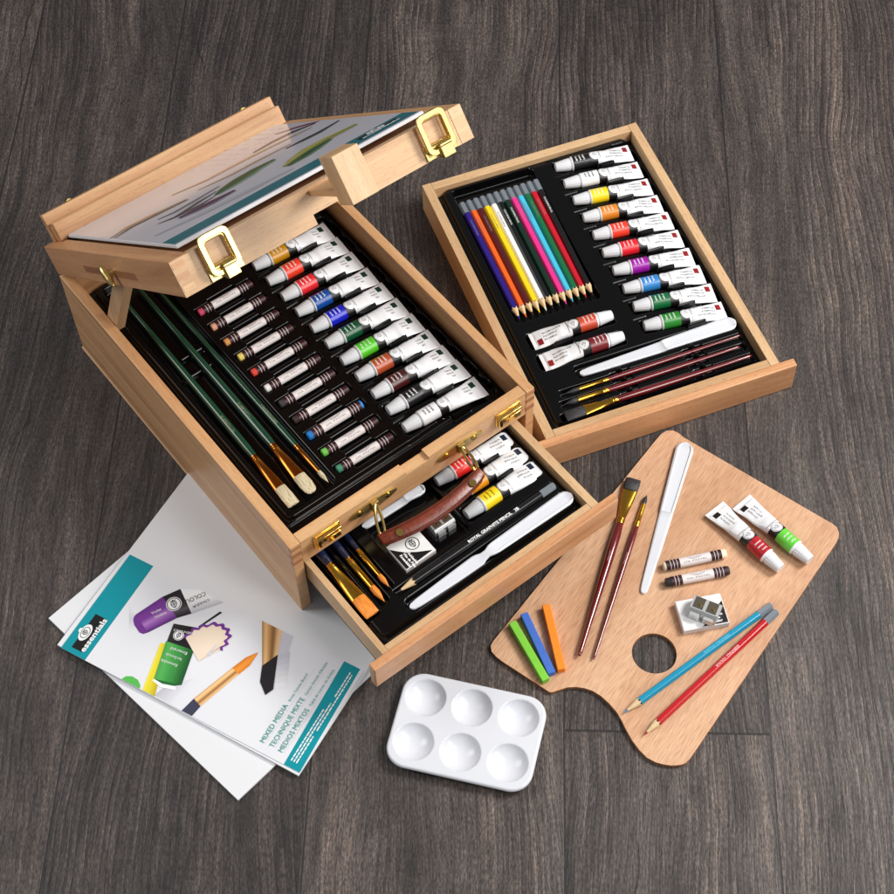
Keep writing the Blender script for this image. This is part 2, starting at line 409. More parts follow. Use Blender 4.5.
b.add([(LIDW-.0116, -LIDL-.0002, .0002), (LIDW, -LIDL-.0002, .0002), (LIDW, -LIDL-.0002, T-.0004), (LIDW-.0116, -LIDL-.0002, T-.0004)], [(0, 1, 2, 3)], BEECH_PALE, grain=0)
for z0, z1 in ((.004, .009), (.013, .018), (.022, .027)):
    b.add([(.0008, -LIDL-.0004, z0), (.0108, -LIDL-.0004, z0), (.0108, -LIDL-.0004, z1), (.0008, -LIDL-.0004, z1)], [(0, 1, 2, 3)], BEECH, grain=0)
b.build('lid_front', lid, .0004)
b = MB(); b.box(.0167, LIDW-.0117, -.0105, -.0003, .0002, T-.0003, BEECH, 0); b.build('lid_back', lid, .0006)
b = MB(); b.box(.0167, LIDW-.0117, -LIDL+.0107, -.0107, T-.0105, T-.0065, BEECH_RED, 0); b.build('lid_panel', lid)
# canvas ledge: two strips with a groove between, brass screws behind
b = MB()
b.box(.0115, .2620, -.0295, -.0195, T+.0003, .0478, BEECH, 0)
b.box(.0115, .2620, -.0190, -.0135, T+.0003, .0445, BEECH, 0)
b.box(.0095, .2640, -.0130, -.0040, T+.0003, .0572, BEECH, 0)
led = b.build('canvas_ledge', lid, .0007)
for u in (.042, .238):
    b = MB()
    b.tube([(u, .0010, .0545), (u, -.0045, .0545)], .0016, BRASSB, 8)
    b.tube([(u, .0010, .0545), (u, .0040, .0545)], .0036, BRASSB, 12)
    b.build('ledge_screw', led)
# slider block that clamps the top of the canvas
b = MB()
b.box(.1225, .1455, -.4725, -.4480, .0146, .0530, BEECH_PALE, 2)
b.box(.1227, .1440, -.4478, -.3700, .0214, .0264, BEECH, 1)
b.build('canvas_clamp', lid, .0006)
# wing nut and slot on the left side of the lid
b = MB()
b.box(-.0002, .0006, -.283, -.120, .0085, .0150, ENDGR, 1)
b.tube([(0, -.2195, .013), (-.006, -.2195, .013)], .0035, BRASSD, 12)
b.tube([(-.0070, -.2195+.0060*t_, .013+.0095*t_) for t_ in (-1, -.9, -.6, -.3, 0, .3, .6, .9, 1)], [.0006, .0018, .0030, .0034, .0030, .0034, .0030, .0018, .0006], BRASSB, 14)
b.tube([(-.0060, -.2195, .013), (-.0100, -.2195, .013)], .0022, BRASSD, 12)
b.build('wing_nut', lid)
def rrect(w, h, r, n=5, cx=0, cy=0):
    P = []
    for (sx, sy, a0) in ((1, 1, 0), (-1, 1, 90), (-1, -1, 180), (1, -1, 270)):
        for k in range(n+1):
            a = rad(a0+90*k/n); P.append((cx+sx*(w/2-r)+r*cos(a), cy+sy*(h/2-r)+r*sin(a)))
    return P
def frame_prism(m, outer, inner, a, b_, mat, axis):
    def P(p, h): return (p[0], h, p[1]) if axis == 1 else (p[0], p[1], h)
    n = len(outer); v = [P(p, a) for p in outer]+[P(p, a) for p in inner]+[P(p, b_) for p in outer]+[P(p, b_) for p in inner]; f = []
    for i in range(n):
        j = (i+1) % n
        f += [(i, j, n+j, n+i), (2*n+i, 3*n+i, 3*n+j, 2*n+j), (i, 2*n+i, 2*n+j, j), (n+i, n+j, 3*n+j, 3*n+i)]
    m.add(v, f, mat)
def lid_latch(u):
    m = MB(); y = -LIDL-.0004
    m.box(u-.0145, u+.0145, y-.0014, y, .0006, .0125, BRASSB, 0)
    m.tube([(u-.0135, y-.003, .0098), (u+.0135, y-.003, .0098)], .0022, BRASSB, 10)
    o = rrect(.0266, .0335, .0060, 6, u, .0200); i = rrect(.0178, .0246, .0034, 6, u, .0198)
    frame_prism(m, o, i, y-.0070, y-.0046, BRASSB, 1)
    frame_prism(m, rrect(.0200, .0262, .0045, 6, u, .0199), rrect(.0156, .0218, .0026, 6, u, .0197), y-.0045, y-.0030, BRASS, 1)
    m.box(u-.0040, u+.0072, y-.0105, y-.0015, -.0010, .0095, BRASSB, 0)
    m.tube([(u-.0035, y-.009, .0095), (u+.0067, y-.009, .0095)], .0022, BRASSB, 10)
    m.box(u-.0120, u+.0120, y-.0040, y-.0014, .0092, .0118, BRASSB, 0)
    for dx in (-.0105, .0105): m.tube([(u+dx, y-.0014, .0045), (u+dx, y-.0022, .0045)], .0017, BRASSD, 8)
    m.build('latch', lid, .0005)
lid_latch(.0372); lid_latch(.2365)
# latches on the case front
def case_latch(u):
    m = MB()
    m.box(u-.0138, u+.0138, -.0013, .0003, .0945, .1125, BRASS, 0)
    m.box(u-.0125, u+.0125, -.0060, -.0013, .1085, .1110, BRASS, 0)
    m.box(u-.0125, u-.0085, -.0048, -.0013, .0960, .1085, BRASS, 0)
    m.box(u-.0015, u+.0120, -.0052, -.0013, .0965, .1040, BRASS, 0)
    m.tube([(u-.012, -.0045, .1095), (u+.012, -.0045, .1095)], .0017, BRASS, 10)
    for dx in (-.0055, ): m.tube([(u+dx, -.0013, .102), (u+dx, -.0022, .102)], .0022, BRASSD, 10)
    m.build('latch_catch', case, .0004)
case_latch(.0368); case_latch(.2375)
# handle
hnd = bpy.data.objects.new('carry_handle', None); COL.objects.link(hnd); hnd.parent = case; hnd.empty_display_size = .01
def plate(u, ul):
    m = MB(); n = 28
    pts = [(u+.0258*cos(2*PI*k/n), .1025+.0066*sin(2*PI*k/n)) for k in range(n)]
    m.prism(pts, -.0013, .0002, BRASSD, axis=1)
    m2 = MB()
    for dx in (-.0155, .0155):
        m2.tube([(u+dx, -.0013, .103), (u+dx, -.0023, .103)], .0030, BRASS, 12)
        m2.box(u+dx-.0021, u+dx+.0021, -.0026, -.0022, .1027, .1033, BLACK)
    m2.box(u-.0035, u+.0035, -.0042, -.0010, .0975, .1085, BRASSD)
    b0 = MB(); b0.prism(pts, -.0013, .0002, BRASSD, axis=1); b0.build('mount_plate', hnd, .0003)
    m2.build('mount_screw', hnd, .0003)
    m3 = MB(); A = Vector((u, -.0045, .105)); B = Vector(ul)
    d = (B-A).normalized(); q = d.cross(Vector((0, -.6, 1))).normalized()
    ln = (B-A).length; P = []
    for k in range(24):
        a = 2*PI*k/24; P.append(A+d*(ln/2+ln/2*1.06*cos(a))+q*.0029*sin(a)*(1.0+.25*cos(a)))
    m3.tube(P, .0014, BRASS, 8, closed=True); m3.build('ring', hnd)
plate(.0868, (.0775, -.0265, .090)); plate(.1828, (.1835, -.0235, .092))
m = MB(); R = []; NN = 40
for k in range(NN+1):
    t = k/NN; u = .0735+.1120*t; arch = math.sin(PI*t)**.8 if 0 < t < 1 else 0
    v = -.0275-.0092*arch+.000*t; z = .0905+.0015*arch
    wd = .0064+.0008*math.sin(PI*t); th = .0030+.0012*math.sin(PI*t)
    if t < .04 or t > .96: wd *= .85
    tilt = .35
    ring = []
    for i in range(16):
        a = 2*PI*i/16; c = abs(cos(a))**.6*(1 if cos(a) > 0 else -1)*wd; s_ = abs(sin(a))**.7*(1 if sin(a) > 0 else -1)*th
        ring.append((u, v+c*cos(tilt)-s_*sin(tilt), z+c*sin(tilt)+s_*cos(tilt)))
    R.append(ring)
m.loft(R, LEATH); grip = m.build('grip', hnd)
for u, v in ((.0895, -.0335), (.1705, -.0335)):
    m = MB(); m.tube([(u, v-.0005, .0925), (u, v-.0012, .0963)], .0034, BRASS, 14)
    m.build('rivet', grip)
m = MB()
for side in (-1, 1):
    P = []
    for k in range(2, NN-1):
        t = k/NN; u = .0735+.1120*t; arch = math.sin(PI*t)**.8
        v = -.0275-.0092*arch+.000*t; z = .0905+.0015*arch; wd = (.0060+.0006*math.sin(PI*t))*.74*side; th = .0030+.0012*math.sin(PI*t)
        P.append((u, v+wd*cos(.35)-th*sin(.35), z+wd*sin(.35)+th*cos(.35)+.0001))
    m.tube(P, .0004, LEATHD, 6)
m.build('stitch_line', grip)

# drawer of the case
DV = -.1118
drw = bpy.data.objects.new('drawer', None); COL.objects.link(drw); drw.parent = case; drw.empty_display_size = .02
b = MB(); b.box(.0125, .0185, DV, .12, .0495, .0775, MDF, 1); b.build('drawer_side', drw, .0004)
b = MB(); b.box(.2435, .2515, DV, .12, .0495, .0775, MDF, 1); b.build('drawer_side', drw, .0004)
b = MB(); b.box(.0186, .2434, DV, DV+.0065, .0497, .0773, MDF, 0); b.box(.0186, .2434, .113, .1195, .0497, .0773, MDF, 0); b.build('drawer_end', drw, .0004)
b = MB(); b.box(.0127, .2513, DV, .12, .0465, .0494, PLAIN_DARK, 0); b.build('drawer_bottom', drw)
b = MB(); b.box(-.0025, .2675, -.1205, DV-.0002, .0475, .0790, BEECH_RED, 0); b.build('front_panel', drw, .0011, seg=3)

# ------------------------------------------------------------------ loose drawer tray on the right
tray = thing('wooden_tray', 'shallow beech drawer tray lying on the floor, filled with watercolour tubes and coloured pencils', 'wooden tray', TRAY)
b = MB(); b.box(0, .0095, 0, TL, .0015, TH, MDF, 1); b.build('tray_side', tray, .0005)
b = MB(); b.box(TW-.0095, TW, 0, TL, .0015, TH, MDF, 1); b.build('tray_side', tray, .0005)
b = MB(); b.box(.0097, TW-.0097, 0, .008, .0015, TH-.0002, MDF, 0); b.build('tray_end', tray, .0005)
b = MB(); b.box(.0097, TW-.0097, TL-.0095, TL-.0001, .0015, TH-.0002, MDF, 0); b.build('tray_end', tray, .0005)
b = MB(); b.box(.0002, TW-.0002, .0002, TL-.0002, 0, .0015, BEECH, 1); b.build('tray_bottom', tray)
b = MB(); b.box(-.0150, .2575, -.0092, -.0002, 0.0005, .0378, BEECH_RED, 0); b.build('front_panel', tray, .0011, seg=3)

# ------------------------------------------------------------------ black formed plastic inserts
CT = [.2925, .2690, .2448, .2203, .1962, .1722, .1480, .1238, .0990, .0765, .0515]
PV = [.2806+(.055-.2806)*k/10 for k in range(11)]
ZL = .0905
def h_case(X, Y):
    Z = np.full_like(X, ZL)
    Z -= .006*(1-sm(rbox(X, Y, .0215, .2560, .0375, .368, .008), .0022))
    Z += bead(np.hypot(Y-.0372, np.maximum(np.abs(X-.1385)-.117, 0)), .0018, .0018)
    well = sm(rbox(X, Y, .0285, .0800, .0440, .362, .006), .003)
    bars = np.maximum(sm(rbox(X, Y, .0430, .0700, .2440, .2490, .002), .0018), sm(rbox(X, Y, .0310, .0660, .2225, .2275, .002), .0018))
    Z -= .011*well*(1-.75*bars)
    for v in PV:
        Z -= .0065*sm(rbox(X, Y, .0845, .1500, v-.0063, v+.0057, .0025), .0018)
        Z -= .0050*sm(rbox(X, Y, .1010, .1330, v-.0105, v+.0085, .002), .0018)*(1-sm(rbox(X, Y, .0845, .1500, v-.0063, v+.0057, .0025), .0018))
    for v in CT:
        fl_ = np.clip((X-.185)/.06, 0, 1)*.0035
        d = rbox(X, Y+(X-.16)*.08-fl_*0, .1575, .2500, v-.0088, v+.0080, .004)-fl_
        Z -= .0085*sm(d, .002)
    Z -= .0085*sm(rbox(X, Y, .2290, .2510, .040, .305, .004), .002)*.8
    for v in CT:
        c = v-(.0235/2)-.0045
        Z += .0075*sm(rbox(X, Y, .2020, .2240, c-.0022, c+.0022, .002), .0014)
        Z += .0012*sm(rbox(X, Y, .1540, .1690, c-.0010+.003, c+.0010+.003, .001), .001)
    Z = np.maximum(Z, .0822)
    return X, Y, Z
o = grid('plastic_insert', .0112, .2588, .0118, .3700, .0008, h_case, LINER, M=CASE.copy())
tag(o, 'black formed plastic insert in the open easel box, under green brushes and pastels', 'plastic insert', 'black plastic inserts')
ZT = .0300
TT = [(.1407, .3161), (.1405, .2911), (.1406, .2662), (.1408, .2412), (.1412, .2162), (.1410, .1911), (.1414, .1658), (.1417, .1412), (.1420, .1166), (.1420, .0917)]
def h_tray(X, Y):
    Z = np.full_like(X, ZT)
    Z -= .007*(1-sm(rbox(X, Y, .0175, .2275, .0135, .3320, .010), .0025))
    Z += .0010*(sm(rbox(X, Y, .0165, .2285, .0125, .3330, .010), .001)-sm(rbox(X, Y, .0190, .2260, .0150, .3305, .009), .001))
    Z -= .0085*sm(rbox(X, Y, .0265, .1185, .1400, .3265, .005), .003)
    Z += bead(np.hypot(Y-.3255, np.maximum(np.abs(X-.0725)-.042, 0)), .0013, .0013)
    Z += bead(np.hypot(Y-.0142, np.maximum(np.abs(X-.1230)-.095, 0)), .0015, .0015)
    for cu, v in TT:
        fl_ = np.clip((X-.165)/.055, 0, 1)*.0035
        d = rbox(X, Y+(X-.14)*.11, .1385, .2270, v-.0088, v+.0080, .004)-fl_
        Z -= .0085*sm(d, .002)
    Z -= .0075*sm(rbox(X, Y, .2060, .2255, .075, .325, .004), .002)
    for cu, v in TT:
        c = v-.0178
        Z += .0075*sm(rbox(X, Y, .1800, .2010, c-.0022, c+.0022, .002), .0014)
        Z += .0012*sm(rbox(X, Y, .1340, .1500, v+.0105, v+.0125, .001), .001)
    for v in (.1148, .0876):
        Z -= .0085*sm(rbox(X, Y, .0300, .1200, v-.0090, v+.0090, .004)-np.clip((.09-X)/.06, 0, 1)*.002, .002)
    c = .1012
    Z += .0075*sm(rbox(X, Y, .0500, .0720, c-.0020, c+.0020, .002), .0014)
    Z -= .006*sm(rbox(X, Y, .0560, .2310, .0560, .0730, .007), .002)
    for v, a, e in ((.0465, .0335, .2290), (.0345, .0290, .2250), (.0205, .0240, .2280)):
        Z -= .006*sm(rbox(X, Y, a, e, v-.0048, v+.0048, .003), .0018)
        for uu in (.098, .175):
            Z -= .002*sm(rbox(X, Y, uu-.012, uu+.012, v-.0062, v+.0062, .004), .002)
            Z += .006*sm(rbox(X, Y, uu-.003, uu+.003, v+.002, v+.0075, .002), .0018)
    return X, Y, Z
o = grid('plastic_insert', .0105, .2325, .0088, .3290+.0005, .0008, h_tray, LINER, M=TRAY.copy())
tag(o, 'black formed plastic insert in the right-hand tray, under the coloured pencils', 'plastic insert', 'black plastic inserts')
ZD = .0705
def h_drw(X, Y):
    Z = np.full_like(X, ZD)
    Z -= .006*(1-sm(rbox(X, Y, .0235, .2400, -.0975, .110, .008), .0022))
    Z += bead(np.hypot(Y+.0965, np.maximum(np.abs(X-.1330)-.106, 0)), .0017, .0017)
    for u, w_, v0 in ((.0298, .0075, -.0765), (.0459, .0055, -.0720), (.0579, .0050, -.0630)):
        Z -= .008*sm(rbox(X, Y, u-w_, u+w_, v0, .02, .004), .002)
    Z -= .008*sm(rbox(X, Y, .0760, .1500, -.0600, .0300, .004), .0025)
    for v in (-.0040, -.0252, -.0450):
        Z -= .0085*sm(rbox(X, Y, .1520, .2380, v-.0088, v+.0088, .004), .002)
    for c in (-.0150, -.0355):
        Z += .0075*sm(rbox(X, Y, .1960, .2170, c-.0022, c+.0022, .002), .0014)
    Z -= .005*sm(rbox(X, Y, .0570, .2370, -.0735, -.0645, .002), .0018)
    Z -= .006*sm(rbox(X, Y, .0570, .2400, -.0940, -.0780, .007), .002)
    return X, Y, Z
o = grid('plastic_insert', .0190, .2430, -.1050, .1120, .0008, h_drw, LINER, M=CASE.copy())
tag(o, 'black formed plastic insert in the pulled-out drawer, under the graphite pencil', 'plastic insert', 'black plastic inserts')

# ------------------------------------------------------------------ small things
def place(F, x, y, z, ang): return F @ T3(x, y, z, ang)
def paintmat(rgb, tagn): return simple('paint_band_%d_%d_%d' % rgb, srgb(*rgb), .3, coat=.3)
def crest(m, fn, r, ink, disc=None, n=20, thin=False):
    """round shield emblem: disc, ring and a small crowned shield"""
    if disc:
        v = []; f = []
        for q in (1, .8, .55, .3, .02): v += [fn(q*r*cos(2*PI*k/n), q*r*sin(2*PI*k/n), 0) for k in range(n)]
        for q in range(4): f += [(q*n+k, q*n+(k+1) % n, q*n+n+(k+1) % n, q*n+n+k) for k in range(n)]
        m.add(v, f+[tuple(range(4*n, 5*n))], disc)
    v = []; 
    for k in range(n):
        a = 2*PI*k/n; v += [fn(.90*r*cos(a), .90*r*sin(a), 1), fn((.84 if thin else .80)*r*cos(a), (.84 if thin else .80)*r*sin(a), 1)]
    m.add(v, [(2*k, (2*k+2) % (2*n), (2*k+3) % (2*n), 2*k+1) for k in range(n)], ink)
    sh = [(-.38, .25), (.38, .25), (.38, -.1), (.2, -.45), (0, -.6), (-.2, -.45), (-.38, -.1)]
    hole = [(p[0]*(.84 if thin else .75), p[1]*(.84 if thin else .75)-.03) for p in sh]; k = len(sh)
    m.add([fn(p[0]*r, p[1]*r, 1) for p in sh+hole], [(i, (i+1) % k, (i+1) % k+k, i+k) for i in range(k)], ink)
    m.add([fn(p[0]*r, p[1]*r, 1) for p in ((-.05, .2), (.05, .2), (.05, -.4), (-.05, -.4))], [(0, 1, 2, 3)], ink)
    m.add([fn(p[0]*r, p[1]*r, 1) for p in ((-.3, -.02), (.3, -.02), (.3, -.1), (-.3, -.1))], [(0, 1, 2, 3)], ink)
    if thin: return
    m.add([fn(p[0]*r, p[1]*r, 1) for p in ((-.3, .34), (.3, .34), (.36, .62), (.15, .46), (0, .68), (-.15, .46), (-.36, .62))], [tuple(range(7))], ink)

def paint_tube(M, rgb, words, square, label, group, names=('', '', ''), capmat=None, Lt=.0855, dark=False, lift=0):
    t = thing('paint_tube', label, 'paint tube', M @ Matrix.Translation((.04, 0, 0)) @ Matrix.Rotation(rad(RNG.uniform(-.8, .8)), 4, 'Z') @ Matrix.Translation((-.04, 0, 0)), group)
    band = paintmat(rgb, '')
    capm = capmat or CAPW
    m = MB(); n = 28; prof = []
    for k in range(n*0+1): pass
    cm = MB(); R = []; cn = 32
    for (x, r) in ((0, .0046), (.0006, .0050), (.0150, .0066), (.0155, .0062)):
        R.append([(x, r*(1+(.035 if i % 2 else -.02))*cos(2*PI*i/cn), .0078+r*(1+(.035 if i % 2 else -.02))*sin(2*PI*i/cn)) for i in range(cn)])
    cm.loft(R, capm); cm.build('cap', t)
    r0 = .0078
    ph = [RNG.uniform(0, 6.28) for _ in range(4)]; tw = RNG.uniform(-.0006, .0004)
    def sec(x):
        k = min(max((x-.040)/(Lt-.042), 0), 1); k = k**1.1; kk = 4*k*(1-k)
        ry = r0+(.0120+tw-r0)*k+kk*.00025*sin(x*260+ph[0]); rz = r0+(.0007-r0)*k**.9+kk*(.0005*sin(x*330+ph[1])+.00025*sin(x*700+ph[2])); zc = .0078+(.0048-.0078)*k+kk*.0003*sin(x*200+ph[3])
        return ry, rz, zc
    st = [(.0152, .0052, .0052), (.0160, .0060, .0060), (.0172, .0076, .0076)]
    xs = [.0182, .0200, .0278, .0360, .0362, .0450, .0466]+[.0466+.0022*k for k in range(1, 15)]+[.0790]
    rings = []; mats = []
    N_ = 28
    def ring(x, ry, rz, zc): return [(x, ry*cos(2*PI*i/N_), zc+rz*sin(2*PI*i/N_)) for i in range(N_)]
    for x, a, c in st: rings.append(ring(x, a, c, .0078)); mats.append(TUBEW)
    for x in xs:
        ry, rz, zc = sec(x); rings.append(ring(x, ry, rz, zc))
        mats.append(band if x < .0360 else (BLACK if x < .0450 else TUBEW))
    for x, zz in ((Lt-.0040, .0008), (Lt-.0038, .0005), (Lt, .0005)):
        ry, rz, zc = sec(x); rings.append([(x, ry*cos(2*PI*i/N_), zc+zz*sin(2*PI*i/N_)) for i in range(N_)]); mats.append(TUBEW)
    m.loft(rings, TUBEW, mats=mats)
    def up(x, y, e=.00012):
        ry, rz, zc = sec(x); q = min(abs(y)/ry, .97); return (x, y, zc+rz*math.sqrt(1-q*q)+e)
    # emblem on the black ring
    crest(m, lambda a, b_, l: up(.0422-a, -b_, .00015+.0001*l), .0054, GL, TUBEW, thin=True)
    # thin black line where the white begins
    for x0, x1 in ((.0478, .0483),):
        ys = [-.0070+.014*k/12 for k in range(13)]
        m.add([up(x0, y) for y in ys]+[up(x1, y) for y in ys], [(k, k+1, 14+k, 13+k) for k in range(12)], INK)
    # words along the body, read from the crimp
    for k, w_ in enumerate(words):
        m.text(w_, .0026, INK, lambda a, b_, k=k: up(.0735-a, .0045-b_-.0038*(2-k)+.0008 if False else (.0050-.0038*(2-k))-b_, .00012), bold=.01)
    sq = [(.0752, .0012), (.0802, .0012), (.0802, .0078), (.0752, .0078)]
    sg = [(sq[0][0]+.0050*i/4, sq[0][1]+.0066*j/4) for i in range(5) for j in range(5)]
    m.add([up(*p, .0002) for p in sg], [(i*5+j, i*5+j+5, i*5+j+6, i*5+j+1) for i in range(4) for j in range(4)], square)
    # colour name, three short lines round the band
    inkb = BLACK if dark else WINK
    for k, w_ in enumerate(names):
        m.text(w_, .0024, inkb, lambda a, b_, k=k: up(.0215+.0040*k+b_*1.0, a-.0035, .00012), bold=.02, width=.0075 if k else .0060)
    m.build('tube_body', t)
    return t
GL = simple('grey_letters', srgb(120, 118, 116), .4)
SQG = simple('green_square_print', srgb(14, 52, 40), .4); SQR = simple('red_square_print', srgb(140, 24, 30), .4)
SQN = simple('navy_square_print', srgb(16, 34, 58), .4)
OIL = ('OIL', 'HUILE', 'ÓLEO'); WAT = ('WATERCOLOUR', 'AQUARELLE', 'ACUARELA'); ACR = ('ACRYLIC', 'ACRYLIQUE', 'ACRÍLICO')
ctubes = [((196, 138, 22), 'mustard yellow', 'topmost, half under the raised lid', ('Yellow Ochre', 'Ocre Jaune', 'Ocre')),
 ((236, 66, 42), 'orange red', 'second from the top', ('Vermilion', 'Vermillon', 'Bermellón')),
 ((232, 44, 52), 'bright red', 'third from the top', ('Red', 'Rouge', 'Rojo')),
 ((20, 78, 158), 'mid blue', 'above the ultramarine one', ('Blue', 'Bleu', 'Azul')),
 ((26, 36, 196), 'ultramarine blue', 'just above the dark green one', ('Ultramarine', 'Outremer', 'Ultramar')),
 ((12, 82, 50), 'dark green', 'just above the light green one', ('Green', 'Vert', 'Verde')),
 ((86, 196, 40), 'light green', 'below the dark green one', ('Light Green', 'Vert Clair', 'Verde')),
 ((178, 78, 42), 'rust brown', 'below the light green one', ('Sienna', 'Sienne', 'Siena')),
 ((74, 28, 28), 'dark brown', 'below the rust brown one', ('Umber', 'Ombre', 'Sombra')),
 ((24, 24, 26), 'black', 'second from the bottom', ('Black', 'Noir', 'Negro')),
 ((236, 236, 238), 'white', 'lowest, next to the front rail', ('White', 'Blanc', 'Blanco'))]
for k, (rgb, cn, where, nm) in enumerate(ctubes):
    ang = rad(-4.2) if k < 8 else rad(-3.0)
    paint_tube(place(CASE, .1594, CT[k], ZL-.0062, ang), rgb, OIL, SQG, 'paint tube with %s band in the easel box, %s' % (cn, where), 'paint tubes in the easel box', nm, capmat=CAPG if k % 1 == 0 and False else None, dark=(k == 10))
ttubes = [((22, 22, 24), 'black', 'topmost in the right-hand tray', ('Black', 'Noir', 'Negro')),
 ((236, 236, 238), 'white', 'second from the top in the right-hand tray', ('White', 'Blanc', 'Blanco')),
 ((244, 212, 24), 'yellow', 'in the right-hand tray above the ochre one', ('Yellow', 'Jaune', 'Amarillo')),
 ((214, 130, 36), 'ochre orange', 'in the right-hand tray below the yellow one', ('Ochre', 'Ocre', 'Ocre')),
 ((238, 62, 40), 'orange red', 'in the right-hand tray below the ochre one', ('Vermilion', 'Vermillon', 'Bermellón')),
 ((226, 32, 44), 'crimson red', 'in the right-hand tray above the purple one', ('Crimson', 'Carmin', 'Carmín')),
 ((152, 22, 160), 'purple', 'in the right-hand tray', ('Violet', 'Violet', 'Violeta')),
 ((50, 130, 200), 'light blue', 'in the right-hand tray below the purple one', ('Blue', 'Bleu', 'Azul')),
 ((16, 104, 56), 'deep green', 'in the right-hand tray below the light blue one', ('Green', 'Vert', 'Verde')),
 ((36, 130, 40), 'leaf green', 'lowest of its row in the right-hand tray', ('Sap Green', 'Vert', 'Verde'))]
for k, (rgb, cn, where, nm) in enumerate(ttubes):
    paint_tube(place(TRAY, TT[k][0], TT[k][1], ZT-.0062, rad(-5.8-.14*k)), rgb, WAT, SQR, 'paint tube with %s band, %s' % (cn, where), 'paint tubes in the right-hand tray', nm, Lt=.0835, dark=(k == 1))
for k, (v, rgb, cn) in enumerate(((.1148, (196, 72, 44), 'rust red'), (.0876, (120, 30, 36), 'dark maroon'))):
    paint_tube(place(TRAY, .1180, v, ZT-.0062, rad(179.2)), rgb, WAT, SQR, 'paint tube with %s band below the coloured pencils, cap to the right' % cn, 'paint tubes in the right-hand tray', ('Sienna', 'Sienne', 'Siena') if k == 0 else ('Brown', 'Brun', 'Marrón'))
for k, (u, v, a, rgb, cn, nm) in enumerate(((.1545, -.0015, -3.2, (226, 40, 36), 'red', ('Red', 'Rouge', 'Rojo')), (.1550, -.0237, -1.6, (222, 146, 26), 'ochre', ('Ochre', 'Ocre', 'Ocre')), (.1540, -.0456, .6, (246, 214, 20), 'yellow', ('Yellow', 'Jaune', 'Amarillo')))):
    paint_tube(place(CASE, u, v, ZD-.0062, rad(a)), rgb, ACR, SQN, 'paint tube with %s band in the pulled-out drawer%s' % (cn, (', partly behind the handle ring', ', half under the leather handle', '')[k]), 'paint tubes in the drawer', nm, capmat=CAPG, Lt=.0830, dark=(k == 2))
WLD = Matrix.Identity(4); ZP = .0042
paint_tube(place(WLD, .2988, .7477, ZP, rad(128.1)), (176, 26, 36), ACR, BLACK, 'loose white paint tube with dark red band on the wooden palette', 'loose paint tubes on the palette', ('Crimson', 'Carmin', 'Carmín'))
paint_tube(place(WLD, .3258, .7546, ZP, rad(128.3)), (100, 200, 62), ACR, BLACK, 'loose white paint tube with light green band on the wooden palette', 'loose paint tubes on the palette', ('Light Green', 'Vert Clair', 'Verde'))

def oil_pastel(M, rgb, label, group, flip=False, closed=False):
    t = thing('oil_pastel', label, 'oil pastel', M, group)
    core = simple('pastel_%d_%d_%d' % rgb, srgb(*rgb), .6, bump=.4, bscale=500)
    r = .0046 if not closed else .0041; Lp = .0595
    m = MB(); m.lathe([(0, r*.80), (.0008, r*.93), (Lp-.0008, r*.93), (Lp, r*.80)], core, 20, z0=r); m.build('stick', t)
    m = MB(); R = []; mt = []
    e = .0048
    seq = [(e, MAROON), (.0082, WRAP), (.0087, MAROON), (.0112, WRAP), (.0117, MAROON), (.0150, WRAP), (.0445, MAROON), (.0470, WRAP), (.0475, MAROON), (.0500, WRAP), (.0505, MAROON), (.0530, WRAP), (.0535, MAROON), (.0597 if closed else .0573, MAROON)]
    for x, mm in seq: R.append([(x, r*cos(2*PI*i/22), r+r*sin(2*PI*i/22)) for i in range(22)]); mt.append(mm)
    m.loft(R, MAROON, mats=mt, caps=False)
    def up(x, y, e_=.00008):
        q = min(abs(y)/r, .95); return (x, y, r+r*math.sqrt(1-q*q)+e_)
    d = -1 if flip else 1
    n = 9; xc = .030
    for (rx, ry, wd) in ((.0065, .0030, .0003), (.0042, .0020, .0003)):
        v = []
        for k in range(n):
            a = PI*k/(n-1); v += [up(xc+d*rx*cos(a), d*(.0022-ry*sin(a))), up(xc+d*(rx-wd)*cos(a), d*(.0022-(ry-wd)*sin(a)))]
        m.add(v, [(2*k, 2*k+2, 2*k+3, 2*k+1) for k in range(n-1)], INK)
    m.text('OIL PASTEL', .0017, INK, lambda a, b_: up(xc+d*a, d*(b_-.0028)), align='c', width=.022)
    m.build('wrapper', t)
    return t
pcols = [((214, 76, 112), 'pink', 'topmost of its column'), ((232, 168, 140), 'peach', ''), ((222, 156, 88), 'ochre', ''), ((234, 212, 110), 'pale yellow', ''), ((224, 72, 58), 'red', ''),
 ((236, 234, 232), 'white', ''), ((58, 54, 58), 'dark grey', 'just below the white one'), ((52, 34, 32), 'dark brown', 'just above the blue one'), ((24, 120, 200), 'blue', ''), ((110, 196, 80), 'light green', ''), ((70, 140, 112), 'dull teal green', 'lowest of its column')]
for k, (rgb, cn, wh) in enumerate(pcols):
    oil_pastel(place(CASE, .0868+RNG.uniform(-.0004, .0004), PV[k]-.0003, ZL-.0048, rad(-1.6)), rgb, 'oil pastel with %s tip in the easel box%s' % (cn, ', '+wh if wh else ''), 'oil pastels in the easel box', closed=(k != 8))
oil_pastel(place(WLD, .2515, .7673, ZP, rad(191)), (236, 222, 190), 'cream oil pastel lying on the wooden palette', 'loose oil pastels on the palette', True)
oil_pastel(place(WLD, .1935, .7390, ZP, rad(10)), (44, 40, 42), 'black oil pastel lying on the wooden palette', 'loose oil pastels on the palette')

